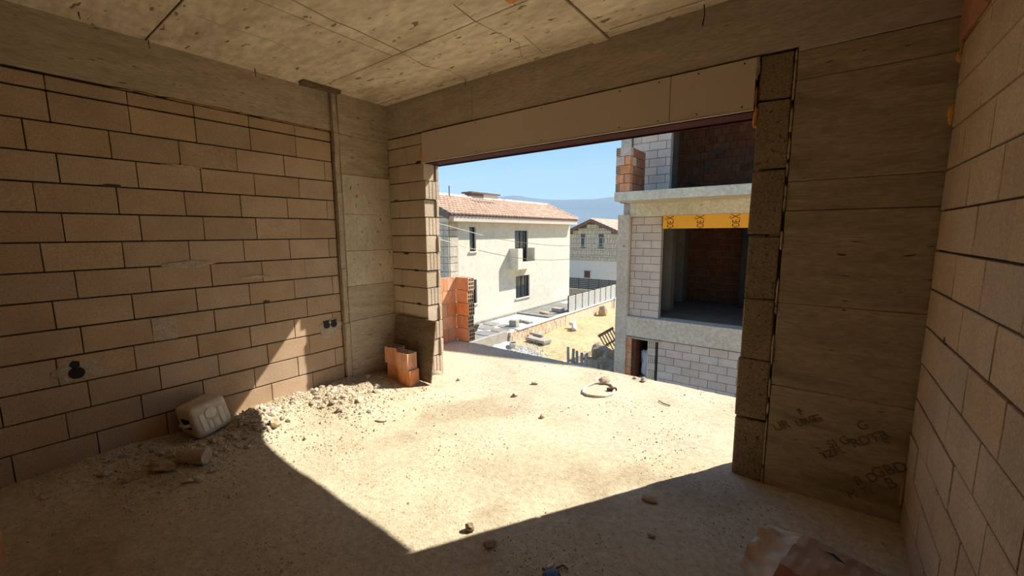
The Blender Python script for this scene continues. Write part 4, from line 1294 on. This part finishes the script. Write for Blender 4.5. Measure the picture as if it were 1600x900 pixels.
def fpart(name, pts, y0, y1, m, parent=FH):
    """outline in x, z at the world, set between y0 and y1"""
    q = MB()
    n = len(pts)
    vs = [(x + 15.72, y0 - FY, z + 5) for x, z in pts] + [(x + 15.72, y1 - FY, z + 5) for x, z in pts]
    q.add(vs, [tuple(range(n)), tuple(reversed(range(n, 2 * n)))] + [(i, n + i, n + (i + 1) % n, (i + 1) % n) for i in range(n)])
    return q.build(name, m, parent)


PKX, PKZ, SL = -15.72, 2.88, .42
HW = 3.0
fpart('gable_wall', [(PKX - HW, -6), (PKX + HW, -6), (PKX + HW, PKZ - HW * SL), (PKX, PKZ), (PKX - HW, PKZ - HW * SL)], FY, FY + 7, 'render_grey')
cg = fpart('cladding_back', [(PKX - HW, -1.35), (PKX + HW - .02, -1.35), (PKX + HW - .02, PKZ - HW * SL), (PKX, PKZ - .02), (PKX - HW, PKZ - HW * SL)], FY - .02, FY, 'joint_dark')
clst = MB()
z = -1.35
WN = [(-17.07, -16.56, .13, 1.19), (-14.95, -14.40, .15, 1.19)]
cells = []
row = 0
while z < PKZ:
    h = R.choice((.22, .3, .4, .52))
    x = PKX - HW + (.13 if row % 2 else 0)
    while x < PKX + HW - .1:
        L_ = R.choice((.26, .39, .52, .65))
        x2 = min(x + L_, PKX + HW - .03)
        hh = h * (2 if R.random() < .0 else 1)
        cx_, cz_ = (x + x2) / 2, z + hh / 2
        xa, xb = x, x2
        for a_, b_, c_, d_ in WN:
            if c_ - .05 < z + hh and z < d_ + .05 and xa < b_ + .03 and xb > a_ - .03:
                if xa < a_ - .1:
                    xb = a_ - .01
                elif xb > b_ + .1:
                    xa = b_ + .01
                else:
                    xb = xa
        if xb - xa > .08 and z + hh < PKZ - max(abs(xa - PKX), abs(xb - PKX)) * SL + .12:
            v_ = R.random() < .35 and xb - xa > .35
            for p_, q_ in (((xa, (xa + xb) / 2), ((xa + xb) / 2, xb)) if v_ else ((xa, xb),)):
                clst.box((p_ + .014 + 15.72, -.06, z + .014 + 5), (q_ - .014 + 15.72, -.02, z + hh - .014 + 5))
        x = x2
    z += h
    row += 1
q = clst.build('cladding_stones', 'clad', FH)
q['kind'] = 'stuff'
for x0, x1, z0, z1 in WN + [(-16.62, -15.8, -3.3, -2.42)]:
    f = MB()
    t = .045
    X0, X1, Z0, Z1 = x0 + 15.72, x1 + 15.72, z0 + 5, z1 + 5
    f.box((X0, -.10, Z0), (X0 + t, .02, Z1)).box((X1 - t, -.10, Z0), (X1, .02, Z1)).box((X0, -.10, Z0), (X1, .02, Z0 + t)).box((X0, -.10, Z1 - t), (X1, .02, Z1))
    fr = f.build('window' if z0 > -2 else 'door_frame', 'render_grey', FH)
    MB().box((X0 + t, -.07, Z0 + t), (X1 - t, -.05, Z1 - t)).build('pane' if z0 > -2 else 'door', 'glass' if z0 > -2 else 'door', fr)
for sg in (-1, 1):
    a_ = (PKX, PKZ + .28)
    b_ = (PKX + sg * (HW + .3), PKZ + .28 - (HW + .3) * SL)
    pts = [a_, b_, (b_[0], b_[1] - .34), (a_[0], a_[1] - .34)]
    if sg > 0:
        pts = [a_, (a_[0], a_[1] - .34), (b_[0], b_[1] - .34), b_]
    fpart('verge_board', pts, FY - .5, FY - .42, 'brown')
rt_ = MB()
for sg in (-1, 1):
    # tile courses run down each slope
    d = Vector((sg * (HW + .3), 0, -(HW + .3) * SL))
    n = 14
    for i in range(n):
        yy = FY - .5 + i * .55
        for k in range(8):
            p0 = Vector((PKX, yy, PKZ + .30)) + d * (k / 8)
            p1 = Vector((PKX, yy, PKZ + .30)) + d * ((k + 1.08) / 8)
            rt_.add([tuple(p0 + Vector((0, .04, .0))), tuple(p0 + Vector((0, .27, .10))), tuple(p0 + Vector((0, .51, 0))), tuple(p1 + Vector((0, .04, .05))), tuple(p1 + Vector((0, .27, .16))), tuple(p1 + Vector((0, .51, .05)))], [(0, 1, 4, 3), (1, 2, 5, 4), (3, 4, 5)])
q = rt_.build('roof_tiles', 'tile', FH, (15.72, -FY, 5))
q['kind'] = 'stuff'
for sg in (-1, 1):
    d = (HW + .3)
    fpart('roof_deck', [(PKX, PKZ + .28), (PKX + sg * d, PKZ + .28 - d * SL), (PKX + sg * d, PKZ + .2 - d * SL), (PKX, PKZ + .2)][::sg], FY - .45, FY + 7.3, 'tile')
# the rest of the stone house's roof stands higher behind, with a water heater frame on it
fpart('rear_roof', [(PKX - 6, 2.1), (PKX + 7, 2.1), (PKX + 5, 2.98), (PKX - 4, 2.98)], FY + 5.5, FY + 6, 'tile')
fpart('solar_panel', [(PKX + 1.2, 3.35), (PKX + 3.2, 3.30), (PKX + 3.2, 3.42), (PKX + 1.2, 3.47)], FY + 5.2, FY + 6.5, 'frame')
fpart('panel_stand', [(PKX + 2.1, 2.8), (PKX + 2.2, 2.8), (PKX + 2.2, 3.4), (PKX + 2.1, 3.4)], FY + 5.5, FY + 5.7, 'metal')
MB().tube([(2.15, 5.7, 8.3), (2.15, 5.7, 9.5)], .03, 5).build('antenna_pole', 'metal', FH)

# ------------------------------------------------------------------ ropes across the view
for q, lab in (([(-.848, 1.491, 1.88), (-.88, 1.919, 1.813), (-.88, 2.387, 1.726), (-.958, 2.762, 1.673), (-1.05, 3.128, 1.627), (-1.1, 3.545, 1.575), (-1.10, 3.997, 1.522), (-1.05, 4.502, 1.469), (-.98, 5.026, 1.422), (-.92, 5.507, 1.388), (-.80, 6.034, 1.374), (-.492, 6.769, 1.398), (-.10, 7.35, 1.429)], 'upper pale rope slung across the opening toward the unfinished house'),
               ([(-.83, 1.464, 1.634), (-.85, 1.878, 1.545), (-.83, 2.355, 1.43), (-.805, 2.821, 1.335), (-.765, 3.299, 1.249), (-.719, 3.784, 1.177), (-.658, 4.284, 1.123), (-.561, 4.814, 1.093), (-.48, 5.348, 1.086), (-.42, 5.844, 1.094), (-.36, 6.345, 1.131), (-.25, 6.922, 1.231), (-.10, 7.35, 1.31)], 'lower pale rope hanging in a slack curve toward the unfinished house')):
    tag(MB().tube(q, .0055, 5).build('rope', 'rope'), lab, 'rope')

# ------------------------------------------------------------------ mountains and the haze before them
ridge = [(0, 53), (300, 50), (560, 49), (700, 51), (770, 55), (792, 57), (808, 58.5), (824, 55), (840, 53), (854, 51.5), (880, 51), (900, 51.5), (928, 52), (946, 54.5), (962, 55), (1010, 58), (1100, 54), (1300, 50), (1600, 52)]


def ridge_h(px):
    for (a_, ha), (b_, hb_) in zip(ridge, ridge[1:]):
        if a_ <= px <= b_:
            return ha + (hb_ - ha) * (px - a_) / (b_ - a_)
    return 50


vs, fs = [], []
NA, NR = 160, 14
for i in range(NA + 1):
    px = -100 + 1800 * i / NA
    d = (fw * 638.46 + rt * (px - 800))
    d = Vector((d.x, d.y, 0))
    L_ = d.length / 638.46
    d.normalize()
    for k in range(NR + 1):
        rr = 2600 + 1500 * k / NR
        t = 1 - abs(k / NR * 2 - 1)
        hz = ridge_h(min(max(px, 0), 1600)) / 638.46 / L_ * 3350 * t ** .7
        hz += (60 * noise.noise(Vector((px * .012, k * .5, 0))) + 25 * noise.noise(Vector((px * .04, k * 1.1, 3)))) * t * (1 - t ** 6)
        vs.append((4.187 + d.x * rr, -3.09 + d.y * rr, hz - 5))
for i in range(NA):
    for k in range(NR):
        a_ = i * (NR + 1) + k
        fs.append((a_, a_ + NR + 1, a_ + NR + 2, a_ + 1))
struct(MB().add(vs, fs).build('mountains', 'mountain', smooth=True))
hz = MB().box((-5200, 700, -60), (2600, 2500, 420)).build('haze', None)
hm = bpy.data.materials.new('haze')
hm.use_nodes = True
hn, hl = hm.node_tree.nodes, hm.node_tree.links
hn.remove(hn['Principled BSDF'])
vsn = hn.new('ShaderNodeVolumeScatter')
vsn.inputs['Color'].default_value = (.50, .70, 1.0, 1)
vsn.inputs['Density'].default_value = .00030
hl.new(vsn.outputs[0], hn['Material Output'].inputs['Volume'])
hz.data.materials.append(hm)
tag(hz, 'thin blue summer haze before the distant mountains', 'haze', kind='stuff')
